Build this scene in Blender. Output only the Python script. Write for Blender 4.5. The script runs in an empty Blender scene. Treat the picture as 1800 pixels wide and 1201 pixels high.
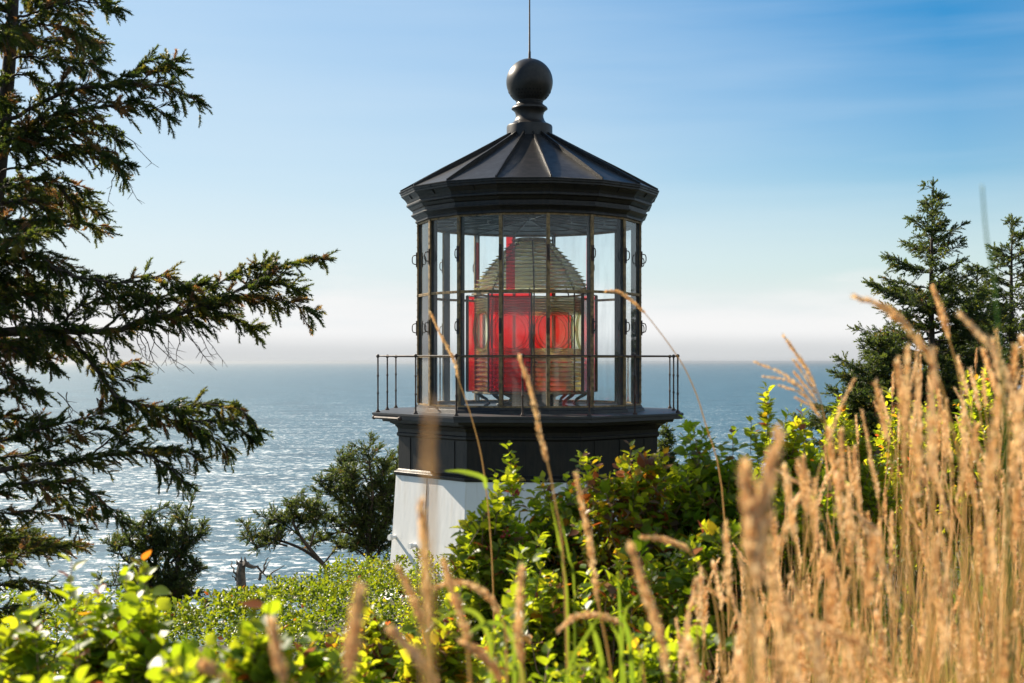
import bpy, bmesh, math, random
import numpy as np
from mathutils import Vector, Matrix, Quaternion

sc = bpy.context.scene
R = math.radians
EYE = 70.0            # eye height above the sea
F = 2300.0            # focal length in photo pixels (1800 wide)
HY = 636.0            # eye level in the photo

# ---------------------------------------------------------------- camera
cam = bpy.data.cameras.new("camera")
camo = bpy.data.objects.new("camera", cam)
sc.collection.objects.link(camo)
camo.location = (0, 0, EYE)
camo.rotation_euler = (R(90), 0, 0)
cam.sensor_width = 36
cam.lens = F / 1800 * 36
cam.shift_y = (HY - 600.5) / 1800
cam.clip_start = 0.05
cam.clip_end = 200000
cam.dof.use_dof = True
cam.dof.focus_distance = 19.0
cam.dof.aperture_fstop = 4.8
sc.camera = camo

# ---------------------------------------------------------------- light
SUN_AZ, SUN_EL = -50.0, 34.0      # degrees from the view direction (left is negative)
sunv = Vector((math.sin(R(SUN_AZ)) * math.cos(R(SUN_EL)), math.cos(R(SUN_AZ)) * math.cos(R(SUN_EL)), math.sin(R(SUN_EL))))
sl = bpy.data.lights.new("sun", 'SUN')
sl.energy = 5.0
sl.angle = R(0.55)
sl.color = (1.0, 0.88, 0.71)
so = bpy.data.objects.new("sun", sl)
sc.collection.objects.link(so)
so.rotation_euler = sunv.to_track_quat('Z', 'Y').to_euler()
so.location = (-30, 30, 120)

w = bpy.data.worlds.new("World")
sc.world = w
w.use_nodes = True
nt = w.node_tree
for n in list(nt.nodes): nt.nodes.remove(n)
def N(t, typ, **kw):
    n = t.nodes.new(typ)
    for k, v in kw.items():
        if k.startswith('i_'):
            key = k[2:]
            n.inputs[int(key) if key.isdigit() else key.replace('_', ' ')].default_value = v
        else: setattr(n, k, v)
    return n
def ramp(t, stops, interp='LINEAR'):
    n = t.nodes.new('ShaderNodeValToRGB')
    cr = n.color_ramp; cr.interpolation = interp
    while len(cr.elements) > 1: cr.elements.remove(cr.elements[-1])
    for i, (p, c) in enumerate(stops):
        e = cr.elements[0] if i == 0 else cr.elements.new(p)
        e.position = p
        e.color = (c, c, c, 1) if isinstance(c, (int, float)) else (*c, 1)
    return n
L = nt.links.new
sky = N(nt, 'ShaderNodeTexSky', sky_type='NISHITA', sun_disc=False, sun_elevation=R(SUN_EL), sun_rotation=R(SUN_AZ),
        altitude=70, air_density=1.0, dust_density=0.9, ozone_density=2.2)
tc = N(nt, 'ShaderNodeTexCoord')
sep = N(nt, 'ShaderNodeSeparateXYZ'); L(tc.outputs['Generated'], sep.inputs[0])
hs = N(nt, 'ShaderNodeHueSaturation', i_Saturation=2.0, i_Value=0.92); L(sky.outputs[0], hs.inputs['Color'])
# thin high streaks and a low bank of sea cloud, both by direction
mp = N(nt, 'ShaderNodeMapping'); mp.inputs['Scale'].default_value = (2.2, 2.2, 26); L(tc.outputs['Generated'], mp.inputs[0])
nz = N(nt, 'ShaderNodeTexNoise', i_Scale=1.6, i_Detail=5.0, i_Roughness=0.5); L(mp.outputs[0], nz.inputs['Vector'])
strk = ramp(nt, [(0.42, 0), (0.75, 0.12)]); L(nz.outputs[0], strk.inputs[0])
mx1 = N(nt, 'ShaderNodeMix', data_type='RGBA'); L(strk.outputs[0], mx1.inputs[0])
gn = N(nt, 'ShaderNodeVectorMath', operation='MULTIPLY'); L(hs.outputs[0], gn.inputs[0]); gn.inputs[1].default_value = (0.96, 1.18, 1.12)
L(gn.outputs[0], mx1.inputs[6])
mx1.inputs[7].default_value = (7.5, 8.4, 9.2, 1)
# paler air towards the sun; added pale veil behind camera brightens shaded tower face
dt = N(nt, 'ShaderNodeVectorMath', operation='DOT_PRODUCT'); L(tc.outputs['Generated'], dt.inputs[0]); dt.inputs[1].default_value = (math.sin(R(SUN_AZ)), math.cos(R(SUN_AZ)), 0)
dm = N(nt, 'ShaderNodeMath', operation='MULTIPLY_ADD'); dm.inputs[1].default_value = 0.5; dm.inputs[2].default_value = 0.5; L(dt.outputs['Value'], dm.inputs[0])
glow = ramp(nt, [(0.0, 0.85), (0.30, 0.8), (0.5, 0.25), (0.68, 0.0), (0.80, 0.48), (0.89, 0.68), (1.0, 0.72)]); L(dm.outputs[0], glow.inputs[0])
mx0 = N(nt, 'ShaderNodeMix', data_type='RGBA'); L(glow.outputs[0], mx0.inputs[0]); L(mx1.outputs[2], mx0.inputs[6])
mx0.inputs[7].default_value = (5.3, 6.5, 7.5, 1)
# pale veil rising from the horizon
veil = ramp(nt, [(0.0, 1.0), (0.03, 0.90), (0.075, 0.58), (0.15, 0.25), (0.28, 0.0)], 'EASE'); L(sep.outputs[2], veil.inputs[0])
mx2 = N(nt, 'ShaderNodeMix', data_type='RGBA'); L(veil.outputs[0], mx2.inputs[0]); L(mx0.outputs[2], mx2.inputs[6])
mx2.inputs[7].default_value = (7.1, 7.4, 7.65, 1)
# cloud bank: greyer strip on the horizon, white puffs above it
mp2 = N(nt, 'ShaderNodeMapping'); mp2.inputs['Scale'].default_value = (5, 5, 30); L(tc.outputs['Generated'], mp2.inputs[0])
nz2 = N(nt, 'ShaderNodeTexNoise', i_Scale=1.3, i_Detail=6.0, i_Roughness=0.55); L(mp2.outputs[0], nz2.inputs['Vector'])
pz = N(nt, 'ShaderNodeMath', operation='MULTIPLY_ADD'); pz.inputs[1].default_value = 0.085; pz.inputs[2].default_value = -0.0425
L(nz2.outputs[0], pz.inputs[0])
zz = N(nt, 'ShaderNodeMath', operation='ADD'); L(sep.outputs[2], zz.inputs[0]); L(pz.outputs[0], zz.inputs[1])
puff = ramp(nt, [(0.0, 0.85), (0.022, 0.8), (0.066, 0.0)], 'EASE'); L(zz.outputs[0], puff.inputs[0])
mx3 = N(nt, 'ShaderNodeMix', data_type='RGBA'); L(puff.outputs[0], mx3.inputs[0]); L(mx2.outputs[2], mx3.inputs[6])
mx3.inputs[7].default_value = (8.1, 8.0, 7.95, 1)
pz3 = N(nt, 'ShaderNodeMath', operation='MULTIPLY_ADD'); pz3.inputs[1].default_value = 0.008; pz3.inputs[2].default_value = -0.004
L(nz2.outputs[0], pz3.inputs[0])
zz3 = N(nt, 'ShaderNodeMath', operation='ADD'); L(sep.outputs[2], zz3.inputs[0]); L(pz3.outputs[0], zz3.inputs[1])
bank = ramp(nt, [(0.0, 0.92), (0.007, 0.86), (0.025, 0.0)], 'EASE'); L(zz3.outputs[0], bank.inputs[0])
mx4 = N(nt, 'ShaderNodeMix', data_type='RGBA'); L(bank.outputs[0], mx4.inputs[0]); L(mx3.outputs[2], mx4.inputs[6])
mx4.inputs[7].default_value = (5.45, 5.6, 5.7, 1)
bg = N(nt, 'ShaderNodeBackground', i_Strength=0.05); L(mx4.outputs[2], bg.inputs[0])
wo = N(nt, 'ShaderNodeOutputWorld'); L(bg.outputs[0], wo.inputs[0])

sc.view_settings.view_transform = 'Standard'
sc.view_settings.look = 'None'
sc.view_settings.exposure = 1.25
sc.view_settings.gamma = 1.0
cy = sc.cycles
cy.max_bounces = 14; cy.diffuse_bounces = 4; cy.glossy_bounces = 5; cy.transmission_bounces = 12
cy.transparent_max_bounces = 28; cy.sample_clamp_indirect = 6.0
cy.use_denoising = True

# ---------------------------------------------------------------- helpers
COL = sc.collection
def at(px, py, d):
    return Vector(((px - 900) * d / F, d, EYE + (HY - py) * d / F))

class MB:
    """Collects vertices and faces for one mesh object."""
    def __init__(s): s.v = []; s.f = []; s.mi = []; s.cur = 0
    def add(s, vs, fs):
        b = len(s.v); s.v += [tuple(p) for p in vs]; s.f += [tuple(i + b for i in f) for f in fs]; s.mi += [s.cur] * len(fs)
    def box(s, c, sx, sy, sz, ax=None):
        c = Vector(c); ax = ax or (Vector((1, 0, 0)), Vector((0, 1, 0)), Vector((0, 0, 1)))
        vs = [c + ax[0] * (i * sx / 2) + ax[1] * (j * sy / 2) + ax[2] * (k * sz / 2) for i in (-1, 1) for j in (-1, 1) for k in (-1, 1)]
        s.add(vs, [(0, 1, 3, 2), (4, 6, 7, 5), (0, 4, 5, 1), (2, 3, 7, 6), (0, 2, 6, 4), (1, 5, 7, 3)])
    def tube(s, pts, rad, n=6, cap=True):
        pts = [Vector(p) for p in pts]
        rr = rad if hasattr(rad, '__len__') else [rad] * len(pts)
        vs = []; fs = []
        t0 = (pts[1] - pts[0]).normalized()
        u = t0.orthogonal().normalized()
        for i, p in enumerate(pts):
            t = (pts[min(i + 1, len(pts) - 1)] - pts[max(i - 1, 0)]).normalized()
            u = (u - t * u.dot(t)); u = u.normalized() if u.length > 1e-6 else t.orthogonal().normalized()
            v = t.cross(u)
            for k in range(n):
                a = 2 * math.pi * k / n
                vs.append(p + (u * math.cos(a) + v * math.sin(a)) * rr[i])
        for i in range(len(pts) - 1):
            for k in range(n):
                k2 = (k + 1) % n
                fs.append((i * n + k, i * n + k2, (i + 1) * n + k2, (i + 1) * n + k))
        if cap:
            fs.append(tuple(range(n))[::-1]); fs.append(tuple((len(pts) - 1) * n + k for k in range(n)))
        s.add(vs, fs)
    def lathe(s, prof, n, off=0.0, c=(0, 0), closed=False, caps=False):
        """prof: list of (r, z); n sides, first vertex at angle off (degrees, 0 = towards the camera, + = right)."""
        vs = []; fs = []; m = len(prof)
        for r, z in prof:
            for k in range(n):
                a = R(off) + 2 * math.pi * k / n
                vs.append((c[0] + r * math.sin(a), c[1] - r * math.cos(a), z))
        for i in range(m if closed else m - 1):
            j = (i + 1) % m
            for k in range(n):
                k2 = (k + 1) % n
                fs.append((i * n + k, i * n + k2, j * n + k2, j * n + k))
        if caps:
            fs.append(tuple(range(n))); fs.append(tuple((m - 1) * n + k for k in range(n)))
        s.add(vs, fs)
    def sphere(s, c, r, n=8, m=6):
        vs = [(c[0], c[1], c[2] - r)]; fs = []
        for i in range(1, m):
            a = -math.pi / 2 + math.pi * i / m
            for k in range(n):
                b = 2 * math.pi * k / n
                vs.append((c[0] + r * math.cos(a) * math.cos(b), c[1] + r * math.cos(a) * math.sin(b), c[2] + r * math.sin(a)))
        vs.append((c[0], c[1], c[2] + r))
        for k in range(n): fs.append((0, 1 + (k + 1) % n, 1 + k))
        for i in range(m - 2):
            for k in range(n):
                a = 1 + i * n + k; b = 1 + i * n + (k + 1) % n
                fs.append((a, b, b + n, a + n))
        top = len(vs) - 1
        for k in range(n): fs.append((top, top - n + k, top - n + (k + 1) % n))
        s.add(vs, fs)
    def build(s, name, mats, parent=None, smooth=False, angle=None, org=None, bevel=0):
        me = bpy.data.meshes.new(name)
        o3 = Vector(org) if org is not None else Vector((0, 0, 0))
        me.from_pydata([tuple(Vector(p) - o3) for p in s.v], [], s.f)
        for m in (mats if isinstance(mats, (list, tuple)) else [mats]): me.materials.append(m)
        me.polygons.foreach_set('material_index', s.mi)
        bm = bmesh.new(); bm.from_mesh(me); bmesh.ops.recalc_face_normals(bm, faces=bm.faces)
        bm.to_mesh(me); bm.free()
        if smooth:
            me.polygons.foreach_set('use_smooth', [True] * len(me.polygons))
            if angle is not None: me.set_sharp_from_angle(angle=R(angle))
        o = bpy.data.objects.new(name, me); COL.objects.link(o)
        if org is not None: o.location = o3
        if parent: put(o, parent)
        if bevel:
            b = o.modifiers.new('bevel', 'BEVEL'); b.width = bevel; b.segments = 2; b.limit_method = 'ANGLE'
        return o
def put(o, parent):
    o.parent = parent
    o.matrix_parent_inverse = Matrix.Translation(parent.location).inverted()
def empty(name, loc, label, cat, group=None):
    o = bpy.data.objects.new(name, None); o.empty_display_size = 0.2; COL.objects.link(o); o.location = loc
    return tag(o, label, cat, group)
def tag(o, label=None, cat=None, group=None, kind=None):
    if label: o['label'] = label
    if cat: o['category'] = cat
    if group: o['group'] = group
    if kind: o['kind'] = kind
    return o
def mass(name, V, T, mat, parent=None, tint=None, smooth=True, org=None):
    """A triangle mesh from numpy arrays, with an optional per-vertex 'tint'."""
    V = np.asarray(V, np.float32); T = np.asarray(T, np.int32)
    if org is not None: V = V - np.array(org, np.float32)
    me = bpy.data.meshes.new(name)
    me.vertices.add(len(V)); me.vertices.foreach_set('co', V.ravel())
    me.loops.add(T.size); me.loops.foreach_set('vertex_index', T.ravel())
    me.polygons.add(len(T)); me.polygons.foreach_set('loop_start', np.arange(0, T.size, 3, dtype=np.int32))
    me.polygons.foreach_set('loop_total', np.full(len(T), 3, np.int32))
    me.polygons.foreach_set('use_smooth', np.full(len(T), smooth))
    if tint is not None:
        a = me.attributes.new('tint', 'FLOAT', 'POINT'); a.data.foreach_set('value', np.asarray(tint, np.float32))
    me.materials.append(mat); me.update(); me.validate()
    o = bpy.data.objects.new(name, me); COL.objects.link(o)
    if org is not None: o.location = org
    if parent: put(o, parent)
    return o
def norm(a): return a / np.maximum(np.linalg.norm(a, axis=-1, keepdims=True), 1e-9)
def inst(tv, tt, base, ydir, zhint, scale, tint=None):
    """Copies of a template: local y along ydir, local z near zhint, scale (n,) or (n,3)."""
    y = norm(ydir); x = norm(np.cross(y, zhint)); z = np.cross(x, y)
    n = len(base); sc3 = scale[:, None] * np.ones(3) if scale.ndim == 1 else scale
    lv = tv[None] * sc3[:, None, :]
    V = base[:, None, :] + lv[..., 0:1] * x[:, None] + lv[..., 1:2] * y[:, None] + lv[..., 2:3] * z[:, None]
    T = tt[None] + (np.arange(n) * len(tv))[:, None, None]
    tn = None if tint is None else np.repeat(tint, len(tv))
    return V.reshape(-1, 3), T.reshape(-1, 3), tn
def smoothpoly(pts, n):
    """Catmull-Rom resample of a polyline to n points."""
    P = np.array([tuple(p) for p in pts], float)
    if len(P) == 2: return P[0] + (P[1] - P[0]) * np.linspace(0, 1, n)[:, None]
    Q = np.vstack([2 * P[0] - P[1], P, 2 * P[-1] - P[-2]])
    out = []
    for u in np.linspace(0, len(P) - 1 - 1e-9, n):
        i = int(u); t = u - i; a, b, c, d = Q[i:i + 4]
        out.append(0.5 * (2 * b + (c - a) * t + (2 * a - 5 * b + 4 * c - d) * t * t + (3 * b - a - 3 * c + d) * t ** 3))
    return np.array(out)

# ---------------------------------------------------------------- materials
def mat(name):
    m = bpy.data.materials.new(name); m.use_nodes = True
    t = m.node_tree
    for n in list(t.nodes): t.nodes.remove(n)
    o = t.nodes.new('ShaderNodeOutputMaterial')
    return m, t, o
def paint(name, col, rough=0.5, metal=0.0, spec=0.5, var=0.25, scale=6.0, bump=0.0, bscale=40.0, col2=None, stretch=None, coat=0.0):
    m, t, o = mat(name); l = t.links.new
    p = N(t, 'ShaderNodeBsdfPrincipled', i_Roughness=rough, i_Metallic=metal)
    p.inputs['Specular IOR Level'].default_value = spec
    p.inputs['Coat Weight'].default_value = coat
    c = N(t, 'ShaderNodeTexCoord')
    src = c.outputs['Object']
    if stretch:
        mpp = N(t, 'ShaderNodeMapping'); mpp.inputs['Scale'].default_value = stretch; l(src, mpp.inputs[0]); src = mpp.outputs[0]
    n1 = N(t, 'ShaderNodeTexNoise', i_Scale=scale, i_Detail=8.0, i_Roughness=0.62); l(src, n1.inputs['Vector'])
    c2 = col2 or tuple(x * (1 - var) for x in col)
    r = ramp(t, [(0.32, c2), (0.62, col)]); l(n1.outputs[0], r.inputs[0]); l(r.outputs[0], p.inputs['Base Color'])
    rr = N(t, 'ShaderNodeMath', operation='MULTIPLY_ADD'); rr.inputs[1].default_value = 0.25; rr.inputs[2].default_value = rough - 0.12
    l(n1.outputs[0], rr.inputs[0]); l(rr.outputs[0], p.inputs['Roughness'])
    if bump:
        n2 = N(t, 'ShaderNodeTexNoise', i_Scale=bscale, i_Detail=4.0); l(src, n2.inputs['Vector'])
        b = N(t, 'ShaderNodeBump', i_Strength=bump, i_Distance=0.01); l(n2.outputs[0], b.inputs['Height']); l(b.outputs[0], p.inputs['Normal'])
    l(p.outputs[0], o.inputs[0])
    return m
M = {}
M['black'] = paint('black_paint', (0.010, 0.010, 0.0105), 0.45, spec=0.3, col2=(0.022, 0.018, 0.015), stretch=(3, 3, 0.7), bump=0.15, bscale=18)
M['roof'] = paint('roof_paint', (0.013, 0.0125, 0.0125), 0.38, spec=0.26, col2=(0.030, 0.026, 0.023), scale=7, bump=0.12, bscale=9)
M['deck'] = paint('deck_paint', (0.030, 0.030, 0.032), 0.5, var=0.4, scale=8)
M['brass'] = paint('weathered_brass', (0.30, 0.20, 0.09), 0.55, metal=0.35, col2=(0.05, 0.035, 0.02), scale=14, bump=0.3, bscale=60)
M['iron'] = paint('rusty_iron', (0.025, 0.020, 0.018), 0.6, col2=(0.07, 0.03, 0.015), scale=9, bump=0.2)
M['inner'] = paint('lantern_lining', (0.010, 0.020, 0.028), 0.45, var=0.3, scale=5)
M['white'] = paint('whitewash', (0.80, 0.79, 0.77), 0.7, col2=(0.76, 0.75, 0.73), scale=1.4, bump=0.35, bscale=5, stretch=(2, 2, 0.6))
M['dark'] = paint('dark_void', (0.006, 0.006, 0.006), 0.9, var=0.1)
M['bark'] = paint('spruce_bark', (0.060, 0.045, 0.034), 0.9, col2=(0.025, 0.02, 0.016), scale=25, bump=0.8, bscale=60)
M['twig'] = paint('shrub_twig', (0.26, 0.17, 0.11), 0.8, col2=(0.12, 0.07, 0.045), scale=40)
M['deadwood'] = paint('dead_wood', (0.13, 0.11, 0.09), 0.85, col2=(0.05, 0.042, 0.036), scale=18, bump=0.6, bscale=50)
M['berry'] = paint('red_berry', (0.36, 0.025, 0.018), 0.3, col2=(0.16, 0.012, 0.02), scale=60)
M['rock'] = paint('cliff_rock', (0.28, 0.23, 0.19), 0.9, col2=(0.12, 0.1, 0.085), scale=4, bump=1.0, bscale=9)
M['soil'] = paint('hill_soil', (0.050, 0.050, 0.022), 0.95, col2=(0.03, 0.024, 0.014), scale=3, bump=0.6, bscale=12)

def weeps(m):
    t = m.node_tree; l = t.links.new
    p = next(n for n in t.nodes if n.type == 'BSDF_PRINCIPLED'); src = p.inputs['Base Color'].links[0].from_socket
    g = N(t, 'ShaderNodeNewGeometry'); sx = N(t, 'ShaderNodeSeparateXYZ'); l(g.outputs['Position'], sx.inputs[0])
    mp_ = N(t, 'ShaderNodeMapping'); mp_.inputs['Scale'].default_value = (7, 7, 0.35); l(g.outputs['Position'], mp_.inputs[0])
    n_ = N(t, 'ShaderNodeTexNoise', i_Scale=1.0, i_Detail=3.0); l(mp_.outputs[0], n_.inputs[0])
    r_ = ramp(t, [(0.56, 0.0), (0.74, 0.55)]); l(n_.outputs[0], r_.inputs[0])
    z_ = N(t, 'ShaderNodeMapRange'); z_.inputs['From Min'].default_value = EYE - 2.5; z_.inputs['From Max'].default_value = EYE - 1.75; l(sx.outputs[2], z_.inputs['Value'])
    mu_ = N(t, 'ShaderNodeMath', operation='MULTIPLY'); l(r_.outputs[0], mu_.inputs[0]); l(z_.outputs[0], mu_.inputs[1])
    x_ = N(t, 'ShaderNodeMix', data_type='RGBA'); l(mu_.outputs[0], x_.inputs[0]); l(src, x_.inputs[6]); x_.inputs[7].default_value = (0.42, 0.33, 0.20, 1)
    l(x_.outputs[2], p.inputs['Base Color'])
weeps(M['white'])
def pane_mat(name, tintc, dirt=0.05):
    m, t, o = mat(name); l = t.links.new
    tr = N(t, 'ShaderNodeBsdfTransparent'); tr.inputs[0].default_value = (*tintc, 1)
    gl = N(t, 'ShaderNodeBsdfGlossy', i_Roughness=0.03); gl.inputs[0].default_value = (1, 1, 1, 1)
    lw = N(t, 'ShaderNodeLayerWeight', i_Blend=0.5)
    pw = N(t, 'ShaderNodeMath', operation='POWER'); pw.inputs[1].default_value = 4.0; l(lw.outputs['Facing'], pw.inputs[0])
    fr = N(t, 'ShaderNodeMath', operation='MULTIPLY_ADD'); fr.inputs[1].default_value = 0.9; fr.inputs[2].default_value = 0.035; l(pw.outputs[0], fr.inputs[0])
    mx = N(t, 'ShaderNodeMixShader'); l(fr.outputs[0], mx.inputs[0]); l(tr.outputs[0], mx.inputs[1]); l(gl.outputs[0], mx.inputs[2])
    df = N(t, 'ShaderNodeBsdfDiffuse'); df.inputs[0].default_value = (0.6, 0.62, 0.62, 1)
    tl = N(t, 'ShaderNodeBsdfTranslucent'); tl.inputs[0].default_value = (0.6, 0.62, 0.62, 1)
    ad = N(t, 'ShaderNodeMixShader'); ad.inputs[0].default_value = 0.5; l(df.outputs[0], ad.inputs[1]); l(tl.outputs[0], ad.inputs[2])
    c = N(t, 'ShaderNodeTexCoord'); mpg = N(t, 'ShaderNodeMapping'); mpg.inputs['Scale'].default_value = (5, 5, 0.9); l(c.outputs['Object'], mpg.inputs[0])
    n1 = N(t, 'ShaderNodeTexNoise', i_Scale=1.6, i_Detail=7.0); l(mpg.outputs[0], n1.inputs[0])
    r = ramp(t, [(0.40, dirt * 0.2), (0.75, dirt * 5)]); l(n1.outputs[0], r.inputs[0])
    sz = N(t, 'ShaderNodeSeparateXYZ'); g = N(t, 'ShaderNodeNewGeometry'); l(g.outputs['Position'], sz.inputs[0])
    zr = N(t, 'ShaderNodeMapRange'); zr.inputs['From Min'].default_value = EYE - 0.70; zr.inputs['From Max'].default_value = EYE - 0.38; zr.inputs['To Min'].default_value = dirt * 6; zr.inputs['To Max'].default_value = 0.0
    l(sz.outputs[2], zr.inputs['Value'])
    sm = N(t, 'ShaderNodeMath', operation='ADD'); l(r.outputs[0], sm.inputs[0]); l(zr.outputs[0], sm.inputs[1])
    m2 = N(t, 'ShaderNodeMixShader'); l(sm.outputs[0], m2.inputs[0]); l(mx.outputs[0], m2.inputs[1]); l(ad.outputs[0], m2.inputs[2])
    l(m2.outputs[0], o.inputs[0])
    return m
M['pane'] = pane_mat('window_glass', (0.95, 0.98, 0.985), 0.026)
M['red'] = pane_mat('red_glass', (0.96, 0.002, 0.008), 0.0)
def lens_mat(name, clear, milk):
    m, t, o = mat(name); l = t.links.new
    p = N(t, 'ShaderNodeBsdfPrincipled', i_Roughness=0.0, i_IOR=1.5)
    p.inputs['Base Color'].default_value = (0.96, 0.95, 0.72, 1); p.inputs['Transmission Weight'].default_value = 1.0
    tr = N(t, 'ShaderNodeBsdfTransparent'); tr.inputs[0].default_value = (0.97, 0.97, 0.88, 1)
    mx = N(t, 'ShaderNodeMixShader'); mx.inputs[0].default_value = clear; l(p.outputs[0], mx.inputs[1]); l(tr.outputs[0], mx.inputs[2])
    df = N(t, 'ShaderNodeBsdfTranslucent'); df.inputs[0].default_value = (0.85, 0.74, 0.30, 1)
    dg = N(t, 'ShaderNodeBsdfDiffuse'); dg.inputs[0].default_value = (0.82, 0.76, 0.38, 1)
    md = N(t, 'ShaderNodeMixShader'); md.inputs[0].default_value = 0.5; l(df.outputs[0], md.inputs[1]); l(dg.outputs[0], md.inputs[2])
    m2 = N(t, 'ShaderNodeMixShader'); m2.inputs[0].default_value = milk; l(mx.outputs[0], m2.inputs[1]); l(md.outputs[0], m2.inputs[2])
    l(m2.outputs[0], o.inputs[0]); return m
M['prism'] = lens_mat('prism_glass', 0.24, 0.17)
M['bull'] = lens_mat('bullseye_glass', 0.92, 0.004)

def leaf_mat(name, stops, tstops, gloss=0.35, mixf=0.5, spec=0.5):
    """stops / tstops: reflected and transmitted colours along the 'tint' attribute."""
    m, t, o = mat(name); l = t.links.new
    a = N(t, 'ShaderNodeAttribute', attribute_name='tint')
    r1 = ramp(t, stops); r2 = ramp(t, tstops); l(a.outputs['Fac'], r1.inputs[0]); l(a.outputs['Fac'], r2.inputs[0])
    p = N(t, 'ShaderNodeBsdfPrincipled', i_Roughness=gloss); p.inputs['Specular IOR Level'].default_value = spec
    l(r1.outputs[0], p.inputs['Base Color'])
    tl = N(t, 'ShaderNodeBsdfTranslucent'); l(r2.outputs[0], tl.inputs[0])
    mx = N(t, 'ShaderNodeMixShader'); mx.inputs[0].default_value = mixf; l(p.outputs[0], mx.inputs[1]); l(tl.outputs[0], mx.inputs[2])
    l(mx.outputs[0], o.inputs[0]); return m
GS = [(0.0, (0.045, 0.100, 0.014)), (0.5, (0.100, 0.170, 0.018)), (0.80, (0.16, 0.19, 0.02)), (0.88, (0.30, 0.22, 0.02)), (0.93, (0.26, 0.085, 0.02)), (0.97, (0.14, 0.07, 0.04)), (1.0, (0.30, 0.22, 0.15))]
GT = [(0.0, (0.24, 0.38, 0.010)), (0.5, (0.52, 0.60, 0.015)), (0.80, (0.72, 0.68, 0.02)), (0.88, (0.80, 0.48, 0.02)), (0.93, (0.60, 0.12, 0.02)), (0.97, (0.22, 0.09, 0.04)), (1.0, (0.4, 0.27, 0.16))]
M['leaf'] = leaf_mat('shrub_leaf', GS, GT, 0.40, 0.58, 0.4)
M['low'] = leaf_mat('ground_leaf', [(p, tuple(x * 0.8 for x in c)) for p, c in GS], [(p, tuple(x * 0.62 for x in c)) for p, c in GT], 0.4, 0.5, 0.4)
M['needle'] = leaf_mat('spruce_needle', [(0.0, (0.020, 0.042, 0.016)), (0.55, (0.042, 0.066, 0.018)), (0.85, (0.085, 0.090, 0.020)), (1.0, (0.16, 0.09, 0.04))],
                       [(0.0, (0.06, 0.11, 0.015)), (0.55, (0.15, 0.19, 0.02)), (0.85, (0.34, 0.29, 0.03)), (1.0, (0.42, 0.20, 0.06))], 0.5, 0.45, 0.3)
M['straw'] = leaf_mat('dry_grass', [(0.0, (0.50, 0.29, 0.12)), (0.5, (0.84, 0.61, 0.34)), (0.85, (0.92, 0.76, 0.50)), (1.0, (0.70, 0.46, 0.26))],
                      [(0.0, (0.66, 0.36, 0.12)), (0.5, (0.95, 0.66, 0.31)), (0.85, (0.97, 0.78, 0.45)), (1.0, (0.8, 0.46, 0.2))], 0.6, 0.48, 0.25)
M['blade'] = leaf_mat('grass_blade', [(0.0, (0.05, 0.105, 0.014)), (0.45, (0.10, 0.135, 0.02)), (0.6, (0.54, 0.40, 0.16)), (0.85, (0.70, 0.50, 0.24)), (1.0, (0.36, 0.13, 0.05))],
                      [(0.0, (0.16, 0.36, 0.02)), (0.45, (0.34, 0.42, 0.03)), (0.6, (0.72, 0.50, 0.15)), (0.85, (0.80, 0.54, 0.23)), (1.0, (0.46, 0.15, 0.04))], 0.45, 0.45, 0.4)

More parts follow.
